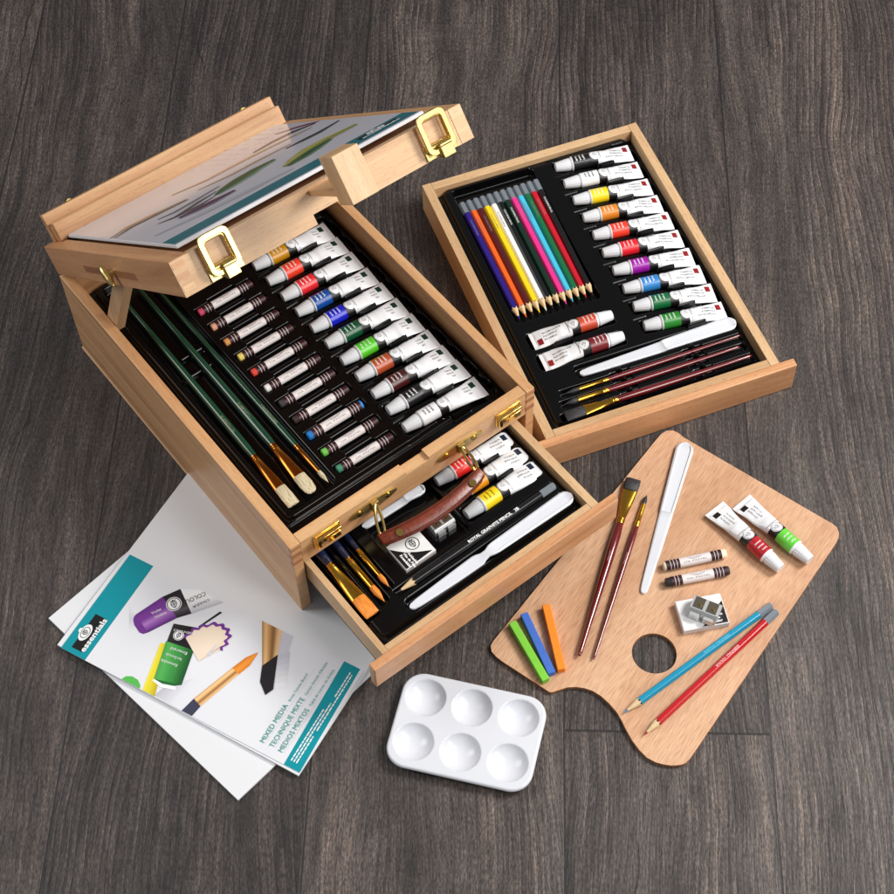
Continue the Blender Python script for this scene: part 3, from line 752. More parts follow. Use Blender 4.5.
def brush(M, handle, ferr, hair, label, group, tot, hr, fx, bx, kind='round', bw=.005, band=None, letters=None):
    """x=0 at the bristle tip; bx bristle length; fx end of ferrule; hr handle radius"""
    t = thing('paint_brush', label, 'paint brush', M, group)
    z = hr
    m = MB(); N_ = 20
    hp = [(fx-.001, hr*.78), (fx+.012, hr*.98), (fx+.03, hr), (fx+(tot-fx)*.45, hr*.86), (fx+(tot-fx)*.8, hr*.58), (tot-.004, hr*.48), (tot-.001, hr*.38), (tot, hr*.15)]
    m.lathe(hp, handle, N_, z0=z)
    if letters:
        def up(a, b_):
            x = fx+.030+a; y = b_-.0010; r = hr*.9; return (x, y, z+math.sqrt(max(r*r-y*y, 0))+.00035)
        m.text(letters, .0026, band or INK, up, bold=.01)
    m.build('handle', t)
    m = MB(); fl_ = kind in ('flat', 'filbert')
    e0 = (bw/(hr*.8), .42) if fl_ else (1, 1)
    w0 = hr*.80
    pr = [(bx, w0), (bx+(fx-bx)*.45, w0), (fx-.006, w0*1.02), (fx-.0055, w0*1.12), (fx-.0045, w0*1.12), (fx-.004, w0*1.02), (fx-.003, w0*1.12), (fx-.002, w0*1.12), (fx-.0015, w0*1.02), (fx+.0005, w0*1.05)]
    if fl_: el = [e0, ((e0[0]*.6+.4), .66)]+[(1, 1)]*8
    else: pr[0] = (bx, bw); el = [(1, 1)]*10
    m.lathe(pr, ferr, N_, z0=z, ell=el); m.build('ferrule', t)
    m = MB()
    if kind == 'flat': q = [(0, .98, .12), (.001, 1.0, .22), (bx*.5, 1.04, .36), (bx, .97, .40), (bx+.001, .9, .3)]
    elif kind == 'filbert': q = [(0, .35, .10), (.0015, .68, .16), (.004, .90, .26), (bx*.5, 1.03, .38), (bx, .97, .40), (bx+.001, .9, .3)]
    else: q = [(0, .04, .04), (bx*.15, .25, .25), (bx*.4, .75, .75), (bx*.65, 1.08, 1.08), (bx, .92, .92), (bx+.001, .8, .8)]
    R = []
    for x, a, c in q:
        rr = bw if True else 0
        jit = [1+RNG.uniform(-.03, .03) for _ in range(24)]
        R.append([(x+(RNG.uniform(0, .0007) if x == 0 else 0), rr*a*cos(2*PI*i/24), z+(rr if kind not in ('flat', 'filbert') else bw)*c*sin(2*PI*i/24)*jit[i]) for i in range(24)])
    m.loft(R, hair)
    m.build('bristles', t)
    return t
GG = simple('gold_letters', srgb(150, 150, 120), .4)
CB = 'green handled brushes in the easel box'
brush(place(CASE, .0352, .0481, ZL-.0035, rad(89.2)), GREENH, COPPER, HOG, 'green hog bristle brush nearest the left wall of the easel box, square tip', CB, .300, .0040, .064, .0222, 'flat', .0058, GG, 'ESSENTIALS FLAT 10')
brush(place(CASE, .0557, .0482, ZL-.0035, rad(89.5)), GREENH, COPPER, HOG, 'green hog bristle brush in the middle of three, widest, rounded tip', CB, .300, .0042, .063, .0216, 'filbert', .0062, GG, 'ESSENTIALS FILBERT 12')
brush(place(CASE, .0727, .0480, ZL-.0030, rad(90.2)), GREENH, COPPER, HOG, 'thin green hog bristle brush with pointed tip, beside the pastels', CB, .300, .0030, .050, .0150, 'round', .0021, GG, 'ESSENTIALS ROUND 4')
TB = 'red handled brushes in the right-hand tray'
brush(place(TRAY, .0385, .0455, ZT-.0022, rad(.6)), REDH, GOLD, BLKB, 'thin maroon brush with black bristles, upper of three in the right-hand tray', TB, .1870, .0026, .0450, .0150, 'round', .0022)
brush(place(TRAY, .0335, .0341, ZT-.0022, rad(.3)), REDH, GOLD, BLKB, 'maroon brush with black pointed bristles, middle of three in the right-hand tray', TB, .1850, .0030, .0450, .0140, 'round', .0028)
brush(place(TRAY, .0285, .0205, ZT-.0022, rad(.1)), REDH, GOLD, BLKB, 'maroon flat brush with broad black bristles, lowest of three in the right-hand tray', TB, .1960, .0034, .0540, .0195, 'flat', .0058)
DB = 'navy handled brushes in the drawer'
brush(place(CASE, .0296, -.0740, ZD-.0030, rad(90.0)), NAVYH, GOLD, TAK, 'wide flat brush with square orange bristles in the drawer', DB, .165, .0046, .0625, .0205, 'flat', .0068)
brush(place(CASE, .0455, -.0701, ZD-.0030, rad(89.6)), NAVYH, GOLD, TAK, 'navy brush with pointed orange bristles, middle of three in the drawer', DB, .165, .0038, .0535, .0186, 'round', .0030)
brush(place(CASE, .0575, -.0605, ZD-.0030, rad(89.4)), NAVYH, GOLD, TAK, 'thinnest navy brush with small orange tip in the drawer, beside the eraser card', DB, .150, .0032, .0460, .0145, 'round', .0023)
WL = simple('pale_letters', srgb(196, 150, 150), .4)
brush(place(WLD, .1747, .8515, ZP, rad(250.4)), REDH, GOLD, BLKB, 'maroon flat brush with black square bristles on the wooden palette', 'loose brushes on the palette', .1936, .0043, .0515, .0130, 'flat', .0072, WL, 'ESSENTIALS')
brush(place(WLD, .1857, .8346, ZP, rad(249.4)), REDH, GOLD, BLKB, 'thin maroon brush with fine pointed tip on the wooden palette', 'loose brushes on the palette', .1801, .0028, .0370, .0115, 'round', .0020, WL, 'ESSENTIALS')

def pencil(M, rgb, label, cat, group, letters='COLOURING PENCIL', ink=None, rot=0, leadrgb=None, fwd=False, Lp=.1725, bold=.01, lsz=.0030, lpos=.5):
    t = thing('pencil', label, cat, M, group)
    lac = simple('lacquer_%d_%d_%d' % rgb, srgb(*rgb), .3, coat=.3)
    lead = simple('lead_%d_%d_%d' % (leadrgb or rgb), srgb(*(leadrgb or rgb)), .6)
    r = .0039; z = r*.87; cone = .0165 if Lp > .17 else .0130
    def hexr(x, k=1.0): return [(x, k*r*cos(PI/3*i+rot), z+k*r*sin(PI/3*i+rot)) for i in range(6)]
    m = MB()
    m.loft([hexr(cone+.0012), hexr(Lp-.0155)], lac, smooth=False); bars = m; m = MB()
    # scalloped collar where the paint meets the cut wood
    N_ = 24
    def circ(x, rr): return [(x, rr*cos(2*PI*i/N_), z+rr*sin(2*PI*i/N_)) for i in range(N_)]
    if letters:
        m.text(letters, lsz, ink or GG, lambda a, b_: ((.078+a, b_-lsz*.35, z+r*.866+.0001) if fwd else (Lp*lpos+.035-a, -(b_-lsz*.35), z+r*.866+.0001)), bold=bold)
    ba = bars.build('barrel', t, .0006)
    if letters: m.build('lettering', ba)
    m = MB(); m.loft([hexr(Lp-.0156, 1.02), hexr(Lp-.0012, 1.02), hexr(Lp, .8)], DIP, smooth=False); m.build('dipped_end', t)
    m = MB()
    coll = []
    for i in range(N_):
        a = 2*PI*i/N_+0; hexd = r*cos(PI/6)/cos(((a-rot) % (PI/3))-PI/6)
        coll.append((cone+.0018-.0022*abs(sin(3*(a-rot))), hexd*1.005*cos(a), z+hexd*1.005*sin(a)))
    m.loft([circ(.0040, .0010), coll], CWOOD, caps=False)
    m.loft([circ(0.0, .00015), circ(.0010, .0004), circ(.0041, .00105)], lead); m.build('sharpened_tip', t)
    return t
PC = [((40, 24, 130), 'blue violet', 'leftmost'), ((244, 102, 32), 'orange', ''), ((84, 22, 30), 'maroon brown', ''), ((250, 216, 20), 'yellow', ''), ((240, 240, 240), 'white', ''),
 ((16, 20, 20), 'black', 'between the white and dark green ones'), ((10, 48, 34), 'dark green', 'next to the pink one'), ((240, 50, 140), 'pink', ''), ((72, 190, 224), 'sky blue', ''), ((16, 108, 64), 'mid green', 'between the sky blue and red ones'), ((196, 22, 44), 'red', ''), ((20, 20, 22), 'black', 'rightmost, beside the red one')]
GL = simple('grey_letters', srgb(120, 118, 116), .4)
for k, (rgb, cn, wh) in enumerate(PC):
    u = .0320+(.1134-.0320)*k/11
    x_top = (.0321+(.1150-.0321)*k/11, .3078+.0022*k/11); x_bot = (.0323+(.1114-.0323)*k/11, .1462+.0012*k/11)
    a = math.atan2(x_top[1]-x_bot[1], x_top[0]-x_bot[0])
    pencil(place(TRAY, x_bot[0], x_bot[1]-.0004, ZT-.0052, a), rgb, '%s coloured pencil in the right-hand tray%s' % (cn, ', '+wh if wh else ''), 'coloured pencil', 'coloured pencils in the right-hand tray', ink=GL if k in (0, 1, 2, 3, 4, 7, 8, 9, 10) else WINK, leadrgb=rgb, Lp=.1622, lsz=.0024, lpos=.62)
pencil(place(CASE, .0598, -.0690, ZD-.0030, rad(-.3)), (18, 18, 20), 'black graphite pencil with white lettering in the drawer', 'graphite pencil', None, 'ROYAL GRAPHITE PENCIL   2B', WINK, fwd=True, leadrgb=(60, 60, 64), Lp=.1757, bold=.03, lsz=.0042, lpos=.56)
pencil(place(WLD, .1445, .6138, ZP, rad(35.0)), (12, 138, 172), 'turquoise coloured pencil lying on the wooden palette', 'coloured pencil', 'loose coloured pencils on the palette', 'ESSENTIALS  COLOUR', simple('blue_letters', srgb(90, 190, 215), .4), leadrgb=(60, 130, 180), Lp=.1725, rot=0)
pencil(place(WLD, .1597, .5922, ZP, rad(41.3)), (180, 16, 26), 'red coloured pencil lying on the wooden palette', 'coloured pencil', 'loose coloured pencils on the palette', 'ESSENTIALS  COLOUR', simple('silver_letters', srgb(230, 200, 200), .4), leadrgb=(170, 30, 40), Lp=.1730, rot=0)

def knife(name, M, label, group, st, groove=None, thick=.0022):
    """st: list of (x, halfwidth, zmid, ridge) stations"""
    m = MB(); R = []
    for x, w_, zm, rd in st:
        ys = [-1, -.93, -.74, -.62, -.45, -.2, 0, .2, .45, .62, .74, .93, 1]
        top = []
        for y in ys:
            a = abs(y); h = thick/2
            if a > .9: h -= .0005 if a < 1 else .0010
            if a <= .62: h -= rd
            top.append((x, y*w_, zm+h))
        bot = [(x, y*w_*.97, zm-thick/2-.0004) for y in ys[::-1]]
        R.append(top+bot)
    m.loft(R, WHITE, smooth=True)
    o = m.build(name, None); o.matrix_world = M
    tag(o, label, 'palette knife', group); return o
def blade_st(Lb, Lk, wb, wh, kind=0):
    st = [(0, .0008, .0012, 0), (.0010, .0024, .0012, 0), (.003, .0034, .0012, 0)]
    if kind == 0:
        for k in range(1, 9): x = Lb*k/8; st.append((max(x, .006), .0036+(wb-.0036)*(k/8)**.9, .0014, 0))
        st += [(Lb+.006, wb*1.02, .0018, 0), (Lb+.007, wb*1.03, .0026, 0.0), (Lb+.010, wb*1.05, .0030, .0012)]
        for k in range(1, 9): x = Lb+.010+(Lk-Lb-.018)*k/8; st.append((x, wb*1.05+(wh-wb*1.05)*k/8, .0032, .0014))
        for a in (30, 50, 65, 78, 88): st.append((Lk-wh+wh*sin(rad(a)), wh*max(cos(rad(a)), .06), .0032, .0014 if a < 50 else 0.0))
    else:
        for k in range(1, 9): x = Lb*.92*k/8; st.append((max(x, .006), .0036+(wb-.0036)*(k/8)**.8, .0012, 0))
        st += [(Lb*.97, wb*.9, .0014, 0), (Lb*1.02, wb*.62, .0022, 0), (Lb*1.08, wb*.55, .0038, 0), (Lb*1.14, wh*.72, .0044, 0), (Lb*1.2, wh*.8, .0044, .0010)]
        x0 = Lb*1.2
        for k in range(1, 8): x = x0+(Lk-wh-x0)*k/7; st.append((x, wh*(.8+.2*k/7), .0044, .0012))
        for a in (30, 50, 65, 78, 88): st.append((Lk-wh+wh*sin(rad(a)), wh*max(cos(rad(a)), .06), .0044, .0012 if a < 50 else 0.0))
    return st
knife('palette_knife', place(WLD, .1724, .7307, ZP, rad(70.5)), 'white plastic palette knife with grooved handle lying on the wooden palette', 'white plastic palette knives', blade_st(.0818, .1691, .0062, .0085))
knife('palette_knife', place(TRAY, .0619, .0630, ZT-.0028, rad(.6)), 'white plastic palette knife in the right-hand tray, above the red brushes', 'white plastic palette knives', blade_st(.0820, .1665, .0062, .0080))
knife('palette_knife', place(CASE, .0597, -.0872, ZD-.0030, rad(.0)), 'white plastic palette knife with a bent neck along the front of the drawer', 'white plastic palette knives', blade_st(.0790, .1815, .0068, .0076, 1))
knife('palette_knife', place(CASE, .0752, .0030, ZD-.0020, rad(-1)), 'pale plastic palette knife half hidden under the front rail at the back of the drawer', 'white plastic palette knives', blade_st(.0400, .0680, .0040, .0058))

# chalk sticks
for (x, y, a, ln, rgb, cn) in ((.0524, .7043, -65.4, .0638, (126, 204, 62), 'lime green'), (.0634, .7125, -70.6, .0634, (66, 110, 200), 'blue'), (.0836, .7204, -81.5, .0654, (248, 138, 32), 'orange')):
    m = MB(); mt = simple('chalk_'+cn.replace(' ', '_'), srgb(*rgb), .85, bump=.5, bscale=700, vary=.06)
    m.box(0, ln, -.0036, .0036, 0, .0072, mt); o = m.build('chalk_stick', None, .0007, seg=3); o.matrix_world = place(WLD, x, y, ZP, rad(a))
    tag(o, '%s square chalk pastel stick on the wooden palette' % cn, 'chalk pastel', 'chalk pastel sticks')

# sharpeners
def sharpener(M, label):
    t = thing('pencil_sharpener', label, 'sharpener', M, 'metal pencil sharpeners')
    m = MB()
    m.prism([(-.0085, 0), (.0075, 0), (.0075, .0090), (.0065, .0110), (-.0065, .0110), (-.0085, .0085)], -.0130, .0130, STEEL, axis=0)
    for k in range(3): m.box(-.0085+k*.0025, -.0075+k*.0025, -.0090, .0078, .001, .007, STEEL)
    for x0 in (-.0115, .0015): m.prism([(x0, -.0118), (x0+.0100, -.0118), (x0+.0085, -.0086), (x0+.0010, -.0086)], .0010, .0080, STEEL)
    m.build('sharpener_body', t, .0006)
    for s_ in (-1, 1):
        m = MB(); x = s_*.0062
        m.box(x-.0047, x+.0047, -.0052, .0058, .0111, .0116, BLADE)
        bl = m.build('blade', t, .0002)
        m = MB(); m.tube([(x+.0012, -.0012, .0116), (x+.0012, -.0012, .0124)], .0014, BRASS, 12); m.build('screw', bl)
sharpener(place(WLD, .2248, .7062, ZP+.0085, rad(-27)), 'silver double-hole sharpener resting on the boxed eraser')
sharpener(place(CASE, .1332, -.0355, ZD-.0085, rad(-1)) @ Matrix.Scale(.84, 4), 'silver double-hole sharpener in the drawer beside the eraser card')

# boxed eraser on the palette
def eraser(M, sx, sy, h, label, mode):
    t = thing('eraser_pack', label, 'eraser', M)
    m = MB(); m.box(0, sx, 0, sy, 0, h, WRAP, 0); m.build('carton', t, .0004)
    m = MB(); e = h+.0002
    F = lambda x, y, l=0: (x*sx, y*sy, e+l*.00008)
    m.add([F(*p) for p in ((.015, .02), (.985, .02), (.985, .98), (.015, .98))], [(0, 1, 2, 3)], WINK)
    if mode == 0:
        m.add([F(x, y, 1) for x, y in ((.42, .03), (.98, .03), (.98, .75), (.86, .62), (.72, .42), (.58, .22))], [tuple(range(6))], BLACK)
        for k, w_ in enumerate(('Kneadable', 'Gomme', 'Borrador')):
            m.text(w_, .0034, WINK, lambda a, b_, k=k: (sx*.57+a, sy*(.30-.105*k)+b_, e+.0002), bold=.02)
    else:
        m.add([F(x, y, 1) for x, y in ((.02, .02), (.93, .06), (.80, .14), (.55, .30), (.30, .50), (.12, .72), (.02, .86))], [tuple(range(7))], BLACK)
        crest(m, lambda a, b_, l: (sx*.62+a, sy*.60+b_, e+.00015+.0001*l), sy*.24, INK)
        for k, w_ in enumerate(('Kneadable', 'Mie de Pain', 'Moldeable')):
            m.text(w_, .0036, WINK, lambda a, b_, k=k: (sx*(.12+.105*k)+b_*.9, sy*(.50-.02*k)-a, e+.0003), bold=.04)
    m.build('printed_face', t)
eraser(place(WLD, .2044, .6881, ZP, rad(9.5)), .0420, .0305, .0072, 'white and black boxed eraser lying under the sharpener on the palette', 0)
eraser(place(CASE, .0790, -.0563, ZD-.0062, rad(0)), .0330, .0300, .0062, 'white and black eraser pack with a crest in the drawer, below the leather handle', 1)

# ------------------------------------------------------------------ wooden palette (kidney outline with thumb hole), local x = grain
PALP = [(.2122, .9073), (.2068, .9040), (.2018, .8985), (.0345, .6890), (.0322, .6845), (.0328, .6790), (.0365, .6740), (.0420, .6688), (.0814, .6378), (.0835, .6372), (.0970, .6414), (.1050, .6416), (.1121, .6403), (.1195, .6372), (.1264, .6320), (.1330, .6246), (.1390, .6160), (.1425, .6080), (.1455, .5995), (.1500, .5890), (.1552, .5802), (.1610, .5730), (.1680, .5685), (.1748, .5662), (.1815, .5650), (.1893, .5653), (.1935, .5668), (.1975, .5705), (.3546, .7763), (.3578, .7815), (.3590, .7870), (.3580, .7930), (.3541, .7975), (.3500, .8005), (.2276, .8986), (.2230, .9040), (.2180, .9072)]
ga = rad(53); c_, s__ = cos(ga), sin(ga); cx0, cy0 = .178, .735
def tl(p): x, y = p[0]-cx0, p[1]-cy0; return (x*c_+y*s__, -x*s__+y*c_)
outer = [tl(p) for p in PALP]
hc = tl((.1768, .6712)); NH = 40
hole = [(hc[0]+.0196*cos(2*PI*k/NH), hc[1]+.0200*sin(2*PI*k/NH)) for k in range(NH)]
# bridge the hole into the outline with a seam
i0 = min(range(len(outer)), key=lambda i: (outer[i][0]-hc[0])**2+(outer[i][1]-hc[1])**2)
j0 = min(range(NH), key=lambda j: (outer[i0][0]-hole[j][0])**2+(outer[i0][1]-hole[j][1])**2)
ccw = sum(outer[i][0]*outer[(i+1) % len(outer)][1]-outer[(i+1) % len(outer)][0]*outer[i][1] for i in range(len(outer))) > 0
if not ccw: outer = outer[::-1]; i0 = len(outer)-1-i0
oc = outer[i0:]+outer[:i0]; hcw = [hole[(j0-k) % NH] for k in range(NH)]
import mathutils.geometry as mg
tri = mg.tessellate_polygon([[Vector((*p, 0)) for p in oc], [Vector((*p, 0)) for p in hcw]])
allp = oc+hcw; m = MB(); z0, z1 = .0001, .0040
def fixt(t, up):
    a, b_, c = (allp[i] for i in t); ar = (b_[0]-a[0])*(c[1]-a[1])-(c[0]-a[0])*(b_[1]-a[1])
    return t if (ar > 0) == up else t[::-1]
m.add([(*p, z1) for p in allp], [fixt(tuple(t), True) for t in tri], PLY)
n = len(allp)
m.uv = [[(p[0]+2.3, p[1]+1.7) for p in [allp[i] for i in f]] for f in m.f]
m.add([(*p, z0) for p in allp], [fixt(tuple(t), False) for t in tri], PLY, grain=0)
no = len(oc)
ed = [(i, (i+1) % no) for i in range(no)]+[(no+i, no+(i+1) % NH) for i in range(NH)]
m.add([(*p, z0) for p in allp]+[(*p, z1) for p in allp], [(a, b_, b_+n, a+n) for a, b_ in ed], ENDGR, grain=0)
o = m.build('wooden_palette'); o.matrix_world = T3(cx0, cy0, 0, ga)
tag(o, 'flat wooden artist palette with thumb hole and a curved cut-out, strewn with loose supplies', 'palette')

# ------------------------------------------------------------------ white plastic mixing tray with six wells
def h_mix(X, Y):
    d = rbox(X, Y, -.0640, .0640, -.0449, .0449, .019)
    Z = np.full_like(X, .0105)
    for i in range(3):
        for j in range(2):
            r = np.hypot(X-(-.0420+.0415*i), Y-(-.0205+.0425*j)); q = np.clip(1-(r/.0176)**2, 0, 1)
            dep = .0096*np.clip(q, 0, 1)**.78
            k = np.clip((.0188-r)/.0016, 0, 1); Z -= dep*np.clip(k, 0, 1)
    Z -= .0016*np.clip((d+.0020)/.0020, 0, 1)**2
    return X, Y, Z
def mix_warp(X, Y):
    # squircle the grid border on to the rounded outline
    hx, hy, r = .0640, .0449, .019
    sx, sy = X/hx, Y/hy
    m_ = np.maximum(np.abs(sx), np.abs(sy)); ang = np.arctan2(sy, sx)
    bx = np.cos(ang)/np.maximum(np.abs(np.cos(ang)), np.abs(np.sin(ang)))*hx; by = np.sin(ang)/np.maximum(np.abs(np.cos(ang)), np.abs(np.sin(ang)))*hy
    qx = np.abs(bx)-(hx-r); qy = np.abs(by)-(hy-r); cor = (qx > 0) & (qy > 0)
    L_ = np.hypot(np.maximum(qx, 1e-9), np.maximum(qy, 1e-9))
    nbx = np.where(cor, np.sign(bx)*((hx-r)+qx/L_*r), bx); nby = np.where(cor, np.sign(by)*((hy-r)+qy/L_*r), by)
    k = m_**6
    X2 = X*(1-k)+nbx*k*m_; Y2 = Y*(1-k)+nby*k*m_
    return h_mix(X2, Y2)
o = grid('mixing_tray', -.0640, .0640, -.0449, .0449, .0007, mix_warp, WHITE, skirt=.0076, M=T3(.0077, .6014, 0, rad(-15.8)))
tag(o, 'white plastic mixing tray with six round wells on the floor', 'mixing tray')

# ------------------------------------------------------------------ canvas boards
m = MB()
# loose blank board
A0 = Vector((-.3672, .7302)); B0 = Vector((-.1888, .5493)); d0 = (B0-A0).normalized(); n0 = Vector((-d0.y, d0.x)); wA = (B0-A0).length
m.box(0, wA, 0, .2350, .0002, .0026, PAPER); o = m.build('canvas_board', None, .0003)
o.matrix_world = T3(A0.x, A0.y, 0, math.atan2(d0.y, d0.x))
tag(o, 'blank white canvas board, lowest, sticking out under the printed one', 'canvas board', 'canvas boards')
cbd = thing('canvas_board', 'white canvas board with teal-edged printed cover, lying half under the easel box', 'canvas board', T3(-.3560, .7015, .0027, rad(-31.4)), 'canvas boards')
m = MB(); m.box(0, .2560, 0, .2500, 0, .0026, PAPER); m.build('board', cbd, .0003)
CV = MB(); Z0 = 0
def cq(pts, l, mat): CV.add([(x, y, .0006+l*.00007) for x, y in pts], [tuple(range(len(pts)))], mat)
CVW, CVH = .2505, .1085
CV.box(0, CVW, 0, CVH, .0001, .0006, COVER)
pv = simple('print_violet', srgb(112, 52, 142), .35); pvl = simple('print_violet_light', srgb(168, 112, 190), .35); pg = simple('print_green', srgb(60, 150, 70), .35); pgd = simple('print_green_dark', srgb(34, 104, 50), .35)
py_ = simple('print_yellow', srgb(226, 212, 50), .35); po = simple('print_orange', srgb(240, 148, 50), .35); pfe = simple('print_ferrule', srgb(226, 178, 116), .35); pfd = simple('print_ferrule_dark', srgb(176, 126, 72), .35)
pna = simple('print_slate', srgb(60, 64, 84), .35); pbk = simple('print_black', srgb(34, 31, 36), .35); pcr = simple('print_cream', srgb(238, 220, 200), .35); pgr = simple('print_grey', srgb(206, 208, 216), .35); plg = simple('print_light_green', srgb(88, 186, 84), .35); pwh = simple('print_white', srgb(242, 243, 245), .35)
cq([(0, 0), (.0262, 0), (.0262, CVH), (0, CVH)], 1, TEAL)
cq([(.2345, 0), (CVW, 0), (.2470, CVH), (.2305, CVH)], 1, TEAL)
def shade(p0, p1, q1, q0, l, stops, n=12):
    # quad p0-p1 (one end) to q0-q1 (other end), strips side by side with interpolated print colours
    for k in range(n):
        a, c = k/n, (k+1)/n; t = (k+.5)/n*(len(stops)-1); i = min(int(t), len(stops)-2); f = t-i
        rgb = tuple(int(round((stops[i][j]*(1-f)+stops[i+1][j]*f)/6)*6) for j in range(3))
        mt = simple('print_%d_%d_%d' % rgb, srgb(*rgb), .35)
        cq([between(p0, p1, a), between(p0, p1, c), between(q0, q1, c), between(q0, q1, a)], l, mt)
def between(a, b_, t): return (a[0]+(b_[0]-a[0])*t, a[1]+(b_[1]-a[1])*t)
# soft tints printed on the cover
shade((.0300, .0640), (.0440, .0430), (.0560, .0520), (.0403, .0592), 1, ((228, 230, 236), (204, 206, 216), (228, 230, 236)))
shade((.1040, .0140), (.1240, .0330), (.1200, .0010), (.1000, .0010), 1, ((190, 192, 202), (228, 230, 236)))
cq([(.1060, .0980), (.1085, .0980), (.0985, .0750), (.0970, .0760)], 2, pbk)
# violet tube
def between(a, b_, t): return (a[0]+(b_[0]-a[0])*t, a[1]+(b_[1]-a[1])*t)
va, vb, vc, vd = (.0516, .0859), (.0754, .0741), (.0604, .0495), (.0403, .0592)
cq([vd, between(vd, vc, .5), vc, (.0575, .0462), (.0535, .0458), (.0450, .0500), (.0412, .0540), (.0402, .0565)], 3, pv)
shade(va, vb, vc, vd, 4, ((96, 40, 128), (116, 54, 146), (120, 58, 150), (176, 122, 196), (140, 80, 168), (84, 34, 112)), 14)
shade(va, vb, (.0845, .0841), (.0615, .1004), 4, ((24, 22, 24), (40, 36, 40), (34, 30, 34), (84, 80, 88), (30, 26, 30)), 10)
shade((.0615, .1004), (.0845, .0841), (.1039, .1072), (.0770, .1080), 4, ((240, 241, 244), (246, 247, 248), (240, 241, 244), (222, 224, 230), (186, 188, 198)), 14)
def rt(x0, y0, ang, z=.0012):
    c, s_ = cos(rad(ang)), sin(rad(ang)); return lambda a, b_: (x0+a*c-b_*s_, y0+a*s_+b_*c, z)
CV.text('COLOUR', .0062, INK, rt(.0826, .1084, 236), width=.0230)
CV.text('COULEUR', .0036, INK, rt(.0900, .1040, 236))
CV.text('Violet', .0040, WINK, rt(.0535, .0660, 58)); CV.text('Violeta', .0040, WINK, rt(.0585, .0640, 58))
crest(CV, lambda a, b_, l: (.0650+a*cos(.9)-b_*sin(.9), .0845+a*sin(.9)+b_*cos(.9), .00115+.0001*l), .0072, pbk, pwh)
# green tube
shade((.0759, .0463), (.0835, .0487), (.1010, .0003), (.0880, .0003), 3, ((240, 228, 80), (226, 210, 46), (190, 176, 40)), 6)
cq([(.0910, .0145), (.0960, .0125), (.1060, .0135), (.1159, .0208), (.1100, .0230)], 4, pgd)
shade((.0797, .0501), (.1067, .0541), (.1159, .0205), (.0910, .0140), 6, ((74, 162, 78), (84, 174, 86), (66, 154, 72), (56, 142, 64), (40, 110, 52), (26, 82, 40)), 16)
shade((.0759, .0679), (.0989, .0751), (.1067, .0541), (.0805, .0501), 6, ((46, 44, 48), (30, 28, 30), (28, 26, 28), (18, 18, 20)), 8)
cq([(.0910, .0140), (.1000, .0135), (.1120, .0170), (.1140, .0140), (.1010, .0100), (.0905, .0120)], 5, pwh)
for k, w_ in enumerate(('Emerald', 'Vert Émeraude', 'Esmeralda')):
    CV.text(w_, .0038, WINK, rt(.1030-.0006*k+.0035*0, .0455-.0070*k+.004, 188, .0013), width=.016)
CV.text('ESSENTIALS', .0030, WINK, rt(.0985, .0690, 196, .0013), width=.020)
crest(CV, lambda a, b_, l: (.0865+a, .0600+b_, .00125+.0001*l), .0050, pbk, pwh)
cq([(.0655, .0002), (.0675, .0045), (.0725, .0070), (.0790, .0065), (.0840, .0030), (.0850, .0002)], 3, plg)
# pencil shaving
so = [(.0914, .0600), (.0941, .0713), (.1006, .0799), (.1100, .0875), (.1200, .0880), (.1276, .0830), (.1299, .0735), (.1285, .0640)]
zz = []
for k in range(len(so)-1):
    for t_ in (0, .17, .33, .5, .67, .83):
        p = between(so[k], so[k+1], t_); rr = 1+.065*math.sin(2*PI*(k*6+t_*6)/5); zz.append((.1100+(p[0]-.1100)*rr, .0640+(p[1]-.0640)*rr))
inn = [(.1100+(x-.1100)*.86, .0640+(y-.0640)*.86) for x, y in zz]
k = len(zz); CV.add([(x, y, .0006+8*.00007) for x, y in zz+inn], [(i, i+1, k+i+1, k+i) for i in range(k-1)], pv)
cen = (.1165, .0470)
CV.add([(x, y, .0006+7*.00007) for x, y in inn]+[(*cen, .0006+7*.00007)], [(i, i+1, k) for i in range(k-1) if True], pcr)
cq([(.1190, .0560), (.1210, .0700), (.1225, .0560)], 9, pgr)
# orange tipped brush
shade((.1463, .0558), (.1550, .0533), (.1588, .0650), (.1515, .0700), 6, ((214, 118, 32), (244, 156, 62), (222, 128, 40)), 6)
shade((.1515, .0700), (.1588, .0650), (.1588, .0790), (.1580, .0792), 6, ((214, 118, 32), (244, 156, 62), (222, 128, 40)), 6)
shade((.1463, .0560), (.1550, .0535), (.1419, .0114), (.1326, .0149), 5, ((212, 160, 104), (244, 206, 150), (232, 184, 124), (150, 104, 60), (226, 176, 120), (238, 198, 146)), 12)
cq([(.1326, .0149), (.1419, .0114), (.1403, .0002), (.1295, .0002)], 4, pna)
# black angled brush
shade((.1447, CVH-.0004), (.1660, CVH-.0004), (.1752, .0858), (.1688, .0699), 4, ((170, 124, 78), (232, 190, 136), (196, 146, 92), (128, 88, 54), (222, 178, 126), (240, 206, 160)), 12)
shade((.1752, .0858), (.1900, .0560), (.1990, .0620), (.1830, .0940), 3, ((196, 198, 208), (228, 230, 236)), 6)
shade((.1660, CVH-.0004), (.1752, .0858), (.1830, .0880), (.1780, CVH-.0004), 2, ((200, 202, 212), (206, 208, 216)), 2)
cq([(.1688, .0699), (.1752, .0858), (.1896, .0552), (.1864, .0474), (.1754, .0560)], 9, pbk)
